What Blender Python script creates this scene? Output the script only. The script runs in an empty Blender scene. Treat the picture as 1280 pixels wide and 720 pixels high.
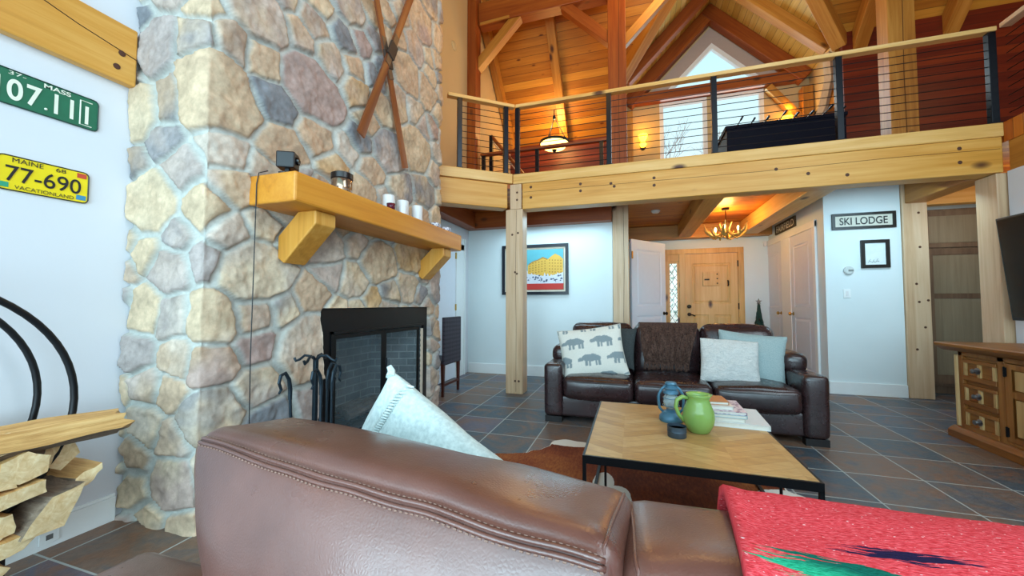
import bpy, bmesh, math, random
import numpy as np
from mathutils import Vector, Matrix, Euler, noise
from mathutils.geometry import tessellate_polygon
random.seed(11); RNG = np.random.default_rng(5)
SC = bpy.context.scene; COL = SC.collection
PI = math.pi

# ------------------------------------------------------------------ tags
def tag(o, label=None, cat=None, group=None, kind=None):
    if label: o['label'] = label
    if cat: o['category'] = cat
    if group: o['group'] = group
    if kind: o['kind'] = kind
    return o
def thing(name, label, cat, loc=(0, 0, 0), rz=0, group=None):
    o = bpy.data.objects.new(name, None); COL.objects.link(o)
    o.location = loc; o.rotation_euler = (0, 0, rz); o.empty_display_size = .05
    return tag(o, label, cat, group)

# ------------------------------------------------------------------ mesh builder
class MB:
    def __init__(s): s.v = []; s.f = []; s.fm = []; s.mi = 0
    def add(s, vs, fs):
        b = len(s.v); s.v += [tuple(p) for p in vs]
        s.f += [tuple(b + i for i in f) for f in fs]; s.fm += [s.mi] * len(fs)
        return s
    def box(s, x0, x1, y0, y1, z0, z1, R=None, c=None):
        vs = [Vector((x, y, z)) for z in (z0, z1) for y in (y0, y1) for x in (x0, x1)]
        if R is not None:
            c = Vector(c) if c is not None else Vector((0, 0, 0)); vs = [c + R @ v for v in vs]
        return s.add(vs, [(0, 2, 3, 1), (4, 5, 7, 6), (0, 1, 5, 4), (2, 6, 7, 3), (0, 4, 6, 2), (1, 3, 7, 5)])
    def cbox(s, c, d, R=None):
        h = [k / 2 for k in d]
        if R is None: return s.box(c[0]-h[0], c[0]+h[0], c[1]-h[1], c[1]+h[1], c[2]-h[2], c[2]+h[2])
        return s.box(-h[0], h[0], -h[1], h[1], -h[2], h[2], R, c)
    def prism(s, pts, fn, a, b):            # polygon pts (2-D) swept from a to b, fn(u,v,t)->xyz
        n = len(pts)
        vs = [fn(u, v, a) for u, v in pts] + [fn(u, v, b) for u, v in pts]
        return s.add(vs, [tuple(range(n)), tuple(range(2*n-1, n-1, -1))] + [(i, i+n, (i+1) % n + n, (i+1) % n) for i in range(n)])
    def tube(s, pts, r, n=8, closed=False, caps=True):
        pts = [Vector(p) for p in pts]; N = len(pts)
        rs = r if isinstance(r, (list, tuple)) else [r] * N
        vs = []; up = None
        for i, p in enumerate(pts):
            if closed: t = pts[(i+1) % N] - pts[i-1]
            else: t = pts[min(i+1, N-1)] - pts[max(i-1, 0)]
            t.normalize()
            if up is None:
                up = Vector((0, 0, 1)) if abs(t.z) < .9 else Vector((1, 0, 0))
            a = t.cross(up)
            if a.length < 1e-6: a = t.orthogonal()
            a.normalize(); b = a.cross(t).normalized(); up = b
            vs += [p + (a * math.cos(2*PI*k/n) + b * math.sin(2*PI*k/n)) * rs[i] for k in range(n)]
        fs = []
        for i in range(N if closed else N-1):
            j = (i+1) % N
            fs += [(i*n+k, i*n+(k+1) % n, j*n+(k+1) % n, j*n+k) for k in range(n)]
        if caps and not closed: fs += [tuple(range(n-1, -1, -1)), tuple((N-1)*n+k for k in range(n))]
        return s.add(vs, fs)
    def lathe(s, prof, n=24, c=(0, 0, 0), M=None):
        vs = []; c = Vector(c)
        for r, z in prof:
            for k in range(n):
                p = Vector((r*math.cos(2*PI*k/n), r*math.sin(2*PI*k/n), z))
                vs.append(c + (M @ p if M else p))
        fs = [(i*n+k, i*n+(k+1) % n, (i+1)*n+(k+1) % n, (i+1)*n+k) for i in range(len(prof)-1) for k in range(n)]
        if prof[0][0] > 1e-5: fs.append(tuple(range(n-1, -1, -1)))
        if prof[-1][0] > 1e-5: fs.append(tuple((len(prof)-1)*n+k for k in range(n)))
        return s.add(vs, fs)
    def ball(s, c, r, n=12):
        r = r if isinstance(r, (tuple, list)) else (r, r, r)
        m = max(6, n // 2 + 2); vs = []
        for i in range(m+1):
            a = PI*i/m
            for k in range(n): vs.append((c[0]+r[0]*math.sin(a)*math.cos(2*PI*k/n), c[1]+r[1]*math.sin(a)*math.sin(2*PI*k/n), c[2]-r[2]*math.cos(a)))
        return s.add(vs, [(i*n+k, i*n+(k+1) % n, (i+1)*n+(k+1) % n, (i+1)*n+k) for i in range(m) for k in range(n)])
    def grid(s, fn, nu, nv, flip=False):
        vs = [fn(i/nu, j/nv) for j in range(nv+1) for i in range(nu+1)]
        fs = [(j*(nu+1)+i, j*(nu+1)+i+1, (j+1)*(nu+1)+i+1, (j+1)*(nu+1)+i) for j in range(nv) for i in range(nu)]
        if flip: fs = [f[::-1] for f in fs]
        return s.add(vs, fs)
    def poly(s, outer, holes, fn):          # flat polygon with holes
        loops = [[Vector((u, v, 0)) for u, v in L] for L in [outer] + holes]
        flat = [p for L in loops for p in L]
        return s.add([fn(p.x, p.y) for p in flat], [tuple(t) for t in tessellate_polygon(loops)])
    def build(s, name, mat, parent=None, smooth=False, bevel=0, loc=None, rot=None, merge=True, ang=None, normals=True):
        me = bpy.data.meshes.new(name); bm = bmesh.new()
        vv = [bm.verts.new(p) for p in s.v]
        for f, mi in zip(s.f, s.fm):
            try:
                fc = bm.faces.new([vv[i] for i in f]); fc.material_index = mi; fc.smooth = smooth
            except ValueError: pass
        if merge: bmesh.ops.remove_doubles(bm, verts=bm.verts[:], dist=1e-5)
        if bevel:
            es = [e for e in bm.edges if len(e.link_faces) == 2 and e.calc_face_angle(0) > .6]
            bmesh.ops.bevel(bm, geom=es, offset=bevel, segments=2, profile=.5, affect='EDGES', clamp_overlap=True)
        if normals: bmesh.ops.recalc_face_normals(bm, faces=bm.faces[:])
        bm.to_mesh(me); bm.free()
        if ang is not None:
            me.polygons.foreach_set('use_smooth', [True]*len(me.polygons))
            me.set_sharp_from_angle(angle=ang)
        for m in (mat if isinstance(mat, (list, tuple)) else [mat]): me.materials.append(m)
        o = bpy.data.objects.new(name, me); COL.objects.link(o)
        if parent: o.parent = parent
        if loc: o.location = loc
        if rot: o.rotation_euler = rot
        return o

def lattice(half, r, n):
    a = [half*-1 + r*(1-math.cos(PI/2*k/4)) for k in range(4)]
    m = [-(half-r) + 2*(half-r)*k/n for k in range(n+1)]
    return a + m + [-q for q in a[::-1]]
def rbox(m, c, d, r, n=(6, 6, 6), bulge=(0, 0, 0), R=None, wr=0, seed=0, wf=6, post=None):
    """soft rounded box; returns the map from (-1..1)^3 surface coordinates to space"""
    h = [k/2 for k in d]; c = Vector(c)
    def mp(p):
        q = [p[i]*h[i] for i in range(3)]
        inn = [max(-(h[i]-r), min(h[i]-r, q[i])) for i in range(3)]
        dv = Vector([q[i]-inn[i] for i in range(3)]); L = dv.length
        if L > 1e-9: dv = dv/L*max(abs(x) for x in dv)
        pos = Vector(inn) + dv
        for i in range(3):
            j, k = (i+1) % 3, (i+2) % 3
            pos[i] += bulge[i]*p[i]*(1-p[j]**2)*(1-p[k]**2)**.5 if bulge[i] else 0
        if wr:
            nn = noise.noise_vector(pos*wf + Vector((seed, seed*2, 0))) + .5*noise.noise_vector(pos*wf*2.3 + Vector((0, seed, 3)))
            pos = pos + nn*wr
        q = c + (R @ pos if R is not None else pos)
        return Vector(post(q)) if post else q
    ax = [[x/h[i] for x in lattice(h[i], r, n[i])] for i in range(3)]
    for i in range(3):
        j, k = (i+1) % 3, (i+2) % 3
        for sgn in (-1, 1):
            A, B = ax[j], ax[k]; vs = []
            for b in B:
                for a in A:
                    p = [0, 0, 0]; p[i] = sgn; p[j] = a; p[k] = b; vs.append(mp(p))
            w = len(A)
            fs = [(q*w+e, q*w+e+1, (q+1)*w+e+1, (q+1)*w+e) for q in range(len(B)-1) for e in range(w-1)]
            if sgn < 0: fs = [f[::-1] for f in fs]
            m.add(vs, fs)
    return mp
def pillow_fn(w, h, t, pull=.07, wr=0, seed=0, M=None):
    def fn(u, v, side):
        x = w/2*u*(1-pull*(1-v*v)); y = h/2*v*(1-pull*(1-u*u))
        z = side*t/2*max(0, (1-u*u)*(1-v*v))**.42
        p = Vector((x, y, z))
        if wr:
            e = max(0, (1-u*u)*(1-v*v))**.3
            p += noise.noise_vector(Vector((x*7+seed, y*7, side*2)))*wr*e
        return M @ p if M is not None else p
    return fn
def pillow(m, fn, n=24):
    for side in (1, -1):
        g = lambda a, b: fn(math.sin((a*2-1)*PI/2), math.sin((b*2-1)*PI/2), side)
        m.grid(g, n, n, flip=side < 0)
def edge_loop(fn, n=20):
    L = []
    for k in range(n): L.append(fn(-1+2*k/n, -1, 1))
    for k in range(n): L.append(fn(1, -1+2*k/n, 1))
    for k in range(n): L.append(fn(1-2*k/n, 1, 1))
    for k in range(n): L.append(fn(-1, 1-2*k/n, 1))
    return L

# ------------------------------------------------------------------ materials
def lin(h):
    h = h.lstrip('#'); c = [int(h[i:i+2], 16)/255 for i in (0, 2, 4)]
    return tuple(x/12.92 if x <= .04045 else ((x+.055)/1.055)**2.4 for x in c) + (1,)
class NT:
    def __init__(s, name, rough=.5, metal=0, spec=.5):
        s.m = bpy.data.materials.new(name); s.m.use_nodes = True; s.t = s.m.node_tree; s.n = s.t.nodes
        s.b = s.n['Principled BSDF']; s.b.inputs['Roughness'].default_value = rough
        s.b.inputs['Metallic'].default_value = metal; s.b.inputs['Specular IOR Level'].default_value = spec
        s.tc = None
    def coord(s, k='Object'):
        if not s.tc: s.tc = s.n.new('ShaderNodeTexCoord')
        return s.tc.outputs[k]
    def L(s, a, b): s.t.links.new(a, b)
    def mapping(s, src, scale=(1, 1, 1), loc=(0, 0, 0), rot=(0, 0, 0)):
        q = s.n.new('ShaderNodeMapping'); s.L(src, q.inputs[0])
        q.inputs['Scale'].default_value = scale; q.inputs['Location'].default_value = loc; q.inputs['Rotation'].default_value = rot
        return q.outputs[0]
    def noise(s, src, scale=5, detail=4, rough=.55, dist=0):
        q = s.n.new('ShaderNodeTexNoise'); s.L(src, q.inputs['Vector'])
        for k, v in (('Scale', scale), ('Detail', detail), ('Roughness', rough), ('Distortion', dist)): q.inputs[k].default_value = v
        return q.outputs['Fac']
    def voro(s, src, scale=5, feature='F1', out='Distance', rnd=1):
        q = s.n.new('ShaderNodeTexVoronoi'); q.feature = feature; s.L(src, q.inputs['Vector'])
        q.inputs['Scale'].default_value = scale; q.inputs['Randomness'].default_value = rnd
        return q.outputs[out]
    def ramp(s, fac, stops, interp='LINEAR'):
        q = s.n.new('ShaderNodeValToRGB'); s.L(fac, q.inputs[0]); e = q.color_ramp.elements; q.color_ramp.interpolation = interp
        while len(e) < len(stops): e.new(.5)
        for i, (p, c) in enumerate(stops):
            e[i].position = p; e[i].color = lin(c) if isinstance(c, str) else (c, c, c, 1)
        return q.outputs[0]
    def mix(s, fac, a, b, mode='MIX'):
        q = s.n.new('ShaderNodeMix'); q.data_type = 'RGBA'; q.blend_type = mode
        for k, v in ((0, fac), (6, a), (7, b)):
            if isinstance(v, (int, float)): q.inputs[k].default_value = v
            elif isinstance(v, str): q.inputs[k].default_value = lin(v)
            elif isinstance(v, tuple): q.inputs[k].default_value = v
            else: s.L(v, q.inputs[k])
        return q.outputs[2]
    def math(s, op, a, b=None, c=None):
        q = s.n.new('ShaderNodeMath'); q.operation = op
        for k, v in enumerate((a, b, c)):
            if v is None: continue
            if isinstance(v, (int, float)): q.inputs[k].default_value = v
            else: s.L(v, q.inputs[k])
        return q.outputs[0]
    def sep(s, src):
        q = s.n.new('ShaderNodeSeparateXYZ'); s.L(src, q.inputs[0]); return q.outputs
    def comb(s, x, y, z):
        q = s.n.new('ShaderNodeCombineXYZ')
        for k, v in enumerate((x, y, z)):
            if isinstance(v, (int, float)): q.inputs[k].default_value = v
            else: s.L(v, q.inputs[k])
        return q.outputs[0]
    def white(s, src):
        q = s.n.new('ShaderNodeTexWhiteNoise'); q.noise_dimensions = '3D'; s.L(src, q.inputs['Vector']); return q.outputs['Value']
    def rnd(s):
        return s.n.new('ShaderNodeObjectInfo').outputs['Random']
    def attr(s, name, out='Color'):
        q = s.n.new('ShaderNodeAttribute'); q.attribute_name = name; return q.outputs[out]
    def col(s, v):
        if isinstance(v, str): s.b.inputs['Base Color'].default_value = lin(v)
        else: s.L(v, s.b.inputs['Base Color'])
    def rough(s, v): s.L(v, s.b.inputs['Roughness'])
    def bump(s, h, strength=.3, dist=.01):
        q = s.n.new('ShaderNodeBump'); q.inputs['Strength'].default_value = strength; q.inputs['Distance'].default_value = dist
        s.L(h, q.inputs['Height']); s.L(q.outputs[0], s.b.inputs['Normal'])
def plain(name, c, rough=.5, metal=0, var=.12, vs=12, bump=0, bs=60, spec=.5, emit=0, ec=None):
    t = NT(name, rough, metal, spec); x = t.coord()
    f = t.noise(x, vs, 3)
    t.col(t.mix(1, c, t.ramp(f, [(.25, 1-var), (.75, 1.0)]), 'MULTIPLY'))
    if bump: t.bump(t.noise(x, bs, 3), bump, .004)
    if emit:
        t.b.inputs['Emission Color'].default_value = lin(ec or c); t.b.inputs['Emission Strength'].default_value = emit
    return t.m
def wood(name, dark, mid, light, axis=0, rough=.45, knots=True, gs=1.0, crack=False):
    t = NT(name, rough); x = t.coord(); r = t.rnd()
    off = t.n.new('ShaderNodeVectorMath'); off.operation = 'ADD'; t.L(x, off.inputs[0])
    t.L(t.comb(t.math('MULTIPLY', r, 37.), t.math('MULTIPLY', r, 17.), t.math('MULTIPLY', r, 29.)), off.inputs[1]); x = off.outputs[0]
    sc = [22*gs]*3; sc[axis] = 1.1*gs
    g = t.noise(t.mapping(x, sc), 1, 5, .6, .6)
    sc2 = [3*gs]*3; sc2[axis] = .5*gs
    g2 = t.noise(t.mapping(x, sc2), 1, 3)
    f = t.math('ADD', t.math('MULTIPLY', g, .55), t.math('MULTIPLY', g2, .55))
    c = t.ramp(f, [(.3, dark), (.52, mid), (.75, light)])
    if knots:
        sk = [2.6*gs]*3; sk[axis] = 1.3*gs
        k = t.voro(t.mapping(x, sk), 1)
        kr = t.ramp(k, [(.05, 1.0), (.09, .55), (.13, 0.0)])
        c = t.mix(kr, c, '#4a2410')
    t.col(c); t.bump(g, .12, .004)
    return t.m
def planks(name, dark, mid, light, along=0, across=1, w=.14, rough=.45, knots=True):
    t = NT(name, rough); x = t.coord(); s = t.sep(x)
    q = t.math('DIVIDE', s[across], w); row = t.math('FLOOR', q); fr = t.math('FRACT', q)
    rn = t.white(t.comb(row, 0, 0))
    sh = [0, 0, 0]; sh[along] = t.math('ADD', s[along], t.math('MULTIPLY', rn, 13.)); sh[across] = t.math('MULTIPLY', s[across], 1.)
    v = t.comb(*sh)
    sc = [24]*3; sc[along] = 1.3
    g = t.noise(t.mapping(v, sc), 1, 5, .6, .5)
    f = t.math('ADD', t.math('MULTIPLY', g, .6), t.math('MULTIPLY', rn, .4))
    c = t.ramp(f, [(.25, dark), (.5, mid), (.75, light)])
    if knots:
        sk = [5.]*3; sk[along] = 2.2
        k = t.voro(t.mapping(v, sk), 1)
        c = t.mix(t.ramp(k, [(.06, .9), (.13, 0.0)]), c, '#5a2408')
    seam = t.math('GREATER_THAN', t.math('ABSOLUTE', t.math('SUBTRACT', fr, .5)), .47)
    c = t.mix(t.math('MULTIPLY', seam, .65), c, '#2e1206')
    t.col(c); t.bump(t.math('SUBTRACT', g, t.math('MULTIPLY', seam, 1.5)), .25, .006)
    return t.m
def leather(name, c1, c2, rough=.36):
    t = NT(name, rough, spec=.65); t.b.inputs['Coat Weight'].default_value = .25; t.b.inputs['Coat Roughness'].default_value = .25; x = t.coord()
    f = t.noise(x, 3.5, 4, .6)
    t.col(t.ramp(f, [(.3, c1), (.7, c2)]))
    cr = t.voro(x, 190, 'DISTANCE_TO_EDGE'); w = t.noise(t.mapping(x, (3, 3, 9)), 3, 4, .55, .4)
    t.bump(t.math('ADD', t.math('MULTIPLY', cr, .35), t.math('MULTIPLY', w, .8)), .2, .005)
    t.rough(t.ramp(t.noise(x, 9, 3), [(.3, rough-.06), (.7, rough+.1)]))
    return t.m
def fabric(name, c1, c2, sc=140, bs=.5, rough=.9):
    t = NT(name, rough, spec=.2); x = t.coord()
    f = t.noise(x, sc, 2); t.col(t.ramp(f, [(.3, c1), (.7, c2)])); t.bump(f, bs, .003); return t.m

W_POST = [wood('post pine %s' % 'xyz'[a], '#a98260', '#c9a884', '#dcc2a2', a) for a in range(3)]
W_GOLD = [wood('gold pine %s' % 'xyz'[a], '#a96c1c', '#cd9038', '#dfac5c', a) for a in range(3)]
W_RED = [wood('red timber %s' % 'xyz'[a], '#6a2a0a', '#8c4212', '#a85c1e', a) for a in range(3)]
W_AMB = [wood('amber timber %s' % 'xyz'[a], '#8f5416', '#b0742a', '#cc9444', a) for a in range(3)]
W_YEL = [wood('yellow pine %s' % 'xyz'[a], '#bb8438', '#d9a75a', '#eac384', a) for a in range(3)]
W_MANTEL = wood('mantel pine', '#b0691a', '#cf8626', '#dd9a38', 0, .4)
W_CONSOLE = [wood('aged pine %s' % 'xyz'[a], '#5c3312', '#8c5622', '#ae773a', a, .4) for a in range(3)]
W_CONS_L = wood('pale pine panel', '#8a6738', '#c09a62', '#dcbf8a', 2, .45)
W_DOOR = [wood('knotty door %s' % 'xyz'[a], '#b57f38', '#d6a45a', '#e6bd7c', a, .4) for a in range(3)]
W_PANTRY = [wood('grey alder %s' % 'xyz'[a], '#4e3a2a', '#6c5440', '#806850', a, .5, False) for a in range(3)]
W_PANTRY_P = wood('pale alder panel', '#6e6250', '#857860', '#968a72', 2, .5, False)
W_SKI = wood('old ski wood', '#5a2c14', '#7c4220', '#96582c', 0, .4, False)
W_DARK = wood('dark mahogany', '#2a100a', '#451c12', '#5a281a', 2, .4, False)
P_MAIN = planks('amber ceiling planks', '#985a14', '#b87622', '#d09234', 0, 1, .15)
P_DORM = planks('dormer planks', '#ae8836', '#c9a550', '#dec078', 1, 0, .14)
P_LOW = planks('lower ceiling planks', '#a0480c', '#bd6a18', '#d28a30', 0, 1, .10)
P_KNEE = planks('red wall planks', '#561606', '#72240a', '#8a3610', 0, 2, .14)
P_SIDE = planks('brown wall planks', '#5e2a0e', '#7c3c14', '#96501e', 1, 2, .14)
WALL = plain('cool white plaster', '#dfeaec', .85, var=.04, vs=2, bump=.05, bs=120)
WALL_L = plain('bright white plaster', '#d6d7dc', .85, var=.03, vs=2, bump=.05, bs=120)
CREAM = plain('cream plaster', '#cdb280', .85, var=.06, vs=2)
TRIM = plain('white trim paint', '#eef2f2', .45, var=.03)
DOORW = plain('white door paint', '#dfe4ee', .4, var=.03)
BLACK = plain('black steel', '#15171b', .4, .4, .2, 20)
SATIN = plain('satin black rail metal', '#141820', .28, .5, .1)
IRON = plain('blued iron', '#26343e', .42, .6, .3, 30, .2, 80)
BRASS = plain('brass', '#c8a050', .3, 1, .1)
CHROME = plain('pewter', '#9a9a9c', .35, 1, .15)
BRONZE = plain('dark bronze', '#33271c', .4, .8, .2)
WHITE = plain('white ceramic', '#e6e6e6', .3, var=.04)
LEA_N = leather('brown leather', '#4a2c26', '#6e463c', .3)
LEA_F = leather('dark brown leather', '#221618', '#3a2628', .26)
STITCH = plain('thread', '#8a6a5c', .7)
FOOTM = plain('dark wood foot', '#141012', .4)
def glass(name, c='#ffffff', rough=.02):
    t = NT(name, rough); t.b.inputs['Transmission Weight'].default_value = 1; t.b.inputs['IOR'].default_value = 1.45; t.col(c); return t.m
def thin_glass(name, c, alpha):
    t = NT(name, .05); t.col(c); t.b.inputs['Alpha'].default_value = alpha; return t.m

# ------------------------------------------------------------------ text
def text(s, h, mat, parent, loc, width=None, name='lettering', depth=.002, rot=(PI/2, 0, 0), bold=0):
    cu = bpy.data.curves.new('txt', 'FONT'); cu.body = s; cu.size = 1; cu.align_x = 'CENTER'; cu.offset = bold; cu.extrude = 0
    ob = bpy.data.objects.new('txt', cu); COL.objects.link(ob)
    dg = bpy.context.evaluated_depsgraph_get()
    me = bpy.data.meshes.new_from_object(ob.evaluated_get(dg)); bpy.data.objects.remove(ob)
    xs = [v.co.x for v in me.vertices]; ys = [v.co.y for v in me.vertices]
    w = max(xs)-min(xs); hh = max(ys)-min(ys); cx = (max(xs)+min(xs))/2; cy = (max(ys)+min(ys))/2
    sy = h/hh; sx = width/w if width else sy
    E = Euler(rot).to_matrix()
    for v in me.vertices: v.co = E @ Vector(((v.co.x-cx)*sx, (v.co.y-cy)*sy, depth))
    me.materials.clear(); me.materials.append(mat)
    o = bpy.data.objects.new(name, me); COL.objects.link(o); o.parent = parent; o.location = loc
    return o
def beam(name, p0, p1, w, h, mats, label, group=None, cat='beam', roll=0, bevel=.008, up=(0, 0, 1), kind=None):
    """square timber whose centre line runs p0->p1; w across, h along 'up'"""
    p0 = Vector(p0); p1 = Vector(p1); d = p1-p0; L = d.length; X = d/L
    U = Vector(up)
    if abs(X.dot(U)) > .98: U = Vector((0, 1, 0))
    Y = U.cross(X).normalized(); Z = X.cross(Y)
    m = MB(); m.box(0, L, -w/2, w/2, -h/2, h/2)
    o = m.build(name, mats[0], bevel=bevel)
    M = Matrix((X, Y, Z)).transposed().to_4x4(); M.translation = p0; o.matrix_world = M
    tag(o, label, cat, group, kind); return o
# ================================================================== SETTING
XL, XR, YL = -2.77, 3.45, 4.9            # left wall, right wall, loft edge
def struct(o): o['kind'] = 'structure'; return o
# ---- slate floor
def slate():
    t = NT('slate tiles', .42, spec=.5); x = t.coord()
    b = t.n.new('ShaderNodeTexBrick'); b.offset = 0; b.squash = 1
    t.L(t.mapping(x, (1, 1, 1), (-.07+.45*20, -2.905+.45*20, 0)), b.inputs['Vector'])
    for k, v in (('Scale', 1), ('Mortar Size', .005), ('Mortar Smooth', .1), ('Brick Width', .45), ('Row Height', .45), ('Bias', 0)): b.inputs[k].default_value = v
    b.inputs['Color1'].default_value = (0, 0, 0, 1); b.inputs['Color2'].default_value = (1, 1, 1, 1)
    base = t.ramp(b.outputs['Color'], [(0, '#4e5c68'), (.18, '#6e6664'), (.34, '#566474'), (.5, '#7c6a5e'), (.62, '#4c5a64'), (.78, '#6a6474'), (.9, '#866a58'), (1, '#5a6a76')], 'CONSTANT')
    n = t.noise(x, 3.6, 7, .68, 1.2); n2 = t.noise(x, 26, 6, .68, .5)
    c = t.mix(t.ramp(n, [(.46, 0.0), (.62, .75)]), base, '#8a6248')
    c = t.mix(1, c, t.ramp(n2, [(.25, .5), (.7, 1.08)]), 'MULTIPLY')
    c = t.mix(t.ramp(n, [(.3, .75), (.46, 0.0)]), c, '#3c5064')
    c = t.mix(b.outputs['Fac'], c, '#a9b0ae')
    t.col(c); t.bump(t.math('SUBTRACT', n2, t.math('MULTIPLY', b.outputs['Fac'], .5)), .35, .008)
    t.rough(t.ramp(n2, [(.3, .34), (.8, .55)])); return t.m
m = MB(); m.box(-5, 8.2, -3, 9.3, -.1, 0)
struct(m.build('floor', slate()))

# ---- left wall (with the doorway beyond the chimney) up to the roof slopes
m = MB()
pts = [(-3, 0), (9.1, 0), (9.1, 4.5), (3, 10.6), (-3, 4.6)]
m.poly(pts, [], lambda u, v: (XL, u, v)); m.poly(pts, [], lambda u, v: (XL-.12, u, v))
m.box(XL-.12, XL, -3.1, -3, 0, 4.6)
struct(m.build('wall_left', WALL_L))
m = MB(); m.box(XL+.001, XL+.018, -2.9, 1.405, 0, .13); m.box(XL+.001, XL+.012, -2.9, 1.405, .13, .145)
struct(m.build('baseboard_left', TRIM, bevel=.002))
# ---- right wall of the great room below the gallery
m = MB(); m.box(XR, XR+.12, -3, 4.88, 0, 2.47); struct(m.build('wall_right', WALL_L))
# ---- wall with the poster, wall beside the closet, wall of the recess
m = MB(); m.box(XL+.002, -.29, 6.2, 6.3, 0, 2.76); struct(m.build('wall_back', WALL))
m = MB(); m.box(2.5, 3.33, 6.2, 6.3, 0, 2.758); m.box(2.5, 2.6, 6.3, 8.4, 0, 2.758)
struct(m.build('wall_closet', WALL))
m = MB(); m.box(3.63, 5.2, 6.85, 6.95, 0, 2.758); m.box(4.8, 4.9, 4.9, 6.85, 0, 2.758); m.box(3.45, 3.62, 6.38, 6.95, 0, 2.758)
struct(m.build('wall_recess', WALL))
m = MB(); m.box(-.3, -.2, 6.36, 8.4, 0, 2.758); struct(m.build('wall_hall', WALL))
m = MB()
m.poly([(-.3, 0), (2.6, 0), (2.6, 2.758), (-.3, 2.758)], [[(.70, .25), (.89, .25), (.89, 2.06), (.70, 2.06)], [(1.0, 0.001), (1.98, 0.001), (1.98, 2.21), (1.0, 2.21)]], lambda u, v: (u, 8.4, v))
struct(m.build('wall_entry', WALL))
m = MB(); m.box(XL+.02, -.3, 6.18, 6.199, 0, .17); struct(m.build('baseboard_back', TRIM, bevel=.003))
m = MB(); m.box(2.5, 3.33, 6.18, 6.199, 0, .16); struct(m.build('baseboard_closet', TRIM, bevel=.003))
m = MB(); m.box(XR-.02, XR-.001, -3, 4.65, 0, .15); struct(m.build('baseboard_right', TRIM, bevel=.003))

# ---- gallery floor slab with planked underside
poly = [(-2.77, 4.12), (-2.53, 4.12), (-1.52, 4.93), (3.45, 4.93), (3.45, -3), (8.2, -3), (8.2, 9), (-2.77, 9)]
m = MB(); m.prism(poly, lambda u, v, t: (u, v, t), 2.76, 2.955)
struct(m.build('ceiling_lower', P_LOW))
m = MB(); m.poly([(4.07, 2.957), (8.6, 2.957), (8.6, 4.9), (4.07, 9.4)], [], lambda u, v: (XL+.004, u, v)); struct(m.build('wall_gallery', CREAM))
# ---- roof: main slope z = 13.6 - y, with the dormer cut out of it
s2 = math.sqrt(2)
m = MB()
dl = lambda y: (y-3)*s2
hole = [(1.65, dl(6.0)), (-.16, dl(7.81)), (-.16, dl(8.999)), (3.46, dl(8.999)), (3.46, dl(7.81))]
outer = [(XL-.1, 0), (8.2, 0), (8.2, dl(9.0)), (3.46, dl(9.0)), (3.46, dl(7.81)), (1.65, dl(6.0)), (-.16, dl(7.81)), (-.16, dl(9.0)), (XL-.1, dl(9.0))]
m.poly(outer, [], lambda u, v: (u, v, 0)); m.poly(outer, [], lambda u, v: (u, v, .15))
struct(m.build('ceiling_main', P_MAIN, loc=(0, 3, 10.6), rot=(-PI/4, 0, 0)))
m = MB(); m.box(XL-.1, 8.2, -3*s2*1.41, 0, 0, .15)
struct(m.build('ceiling_front', P_MAIN, loc=(0, 3, 10.6), rot=(PI/4, 0, 0)))
# ---- dormer roof planes
for nm, sg in (('ceiling_dormer', -1), ('ceiling_dormer', 1)):
    m = MB(); q = 1.81*s2
    # local x = down the slope, local y = depth
    P = [(0, 6.0), (q, 7.81), (q, 9.1), (0, 9.1)]
    m.poly(P, [], lambda u, v: (u*sg, v, 0)); m.poly(P, [], lambda u, v: (u*sg, v, .12))
    struct(m.build(nm, P_DORM, loc=(1.65, 0, 7.6), rot=(0, PI/4*sg, 0)))
# ---- gable wall with its windows
apx = lambda u: 7.6-abs(u-1.65)
wl, wr, wt, wb = (.66, 1.555, 5.63, 3.95), (1.69, 2.62, 5.63, 3.95), 0, 0
tri = [(.80, 5.91), (2.58, 5.91), (1.70, 6.79)]
m = MB()
out = [(-.16, 2.955), (3.46, 2.955), (3.46, 5.79), (1.65, 7.6), (-.16, 5.79)]
holes = [[(a, d), (b, d), (b, c), (a, c)] for a, b, c, d in (wl, wr)] + [tri]
m.poly(out, holes, lambda u, v: (u, 9.0, v)); m.poly(out, holes, lambda u, v: (u, 9.12, v))
struct(m.build('wall_gable', CREAM))
m = MB(); t_ = [(.28, 5.80), (3.1, 5.80), (1.68, 7.2)]
m.poly(t_, [tri], lambda u, v: (u, 8.99, v)); struct(m.build('trim_1', plain('grey plaster', '#b9a79c', .8, var=.05)))
GL = thin_glass('window glass', '#dff6ff', .08)
def window(n, frame_fn, loops_in, loops_out, pane):
    e = thing('window_%d' % n, None, None, (0, 0, 0)); struct(e)
    a = MB(); a.poly(loops_out, [loops_in], lambda u, v: (u, 8.955, v)); a.poly(loops_out, [loops_in], lambda u, v: (u, 9.05, v))
    N = len(loops_in)
    for L in (loops_in, loops_out):
        for i in range(len(L)):
            p, q = L[i], L[(i+1) % len(L)]
            a.add([(p[0], 8.955, p[1]), (q[0], 8.955, q[1]), (q[0], 9.05, q[1]), (p[0], 9.05, p[1])], [(0, 1, 2, 3)])
    a.build('window_frame', TRIM, e)
    g = MB(); g.poly(loops_in, [], lambda u, v: (u, 9.03, v)); g.build('pane', GL, e, normals=False)
def rect(a, b, c, d, k=0): return [(a-k, d-k), (b+k, d-k), (b+k, c+k), (a-k, c+k)]
window(1, None, rect(*wl, k=-.05), rect(*wl, k=.03), None)
window(2, None, rect(*wr, k=-.05), rect(*wr, k=.03), None)
window(3, None, [(.93, 5.96), (2.45, 5.96), (1.70, 6.71)], [(.74, 5.885), (2.64, 5.885), (1.70, 6.83)], None)
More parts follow.
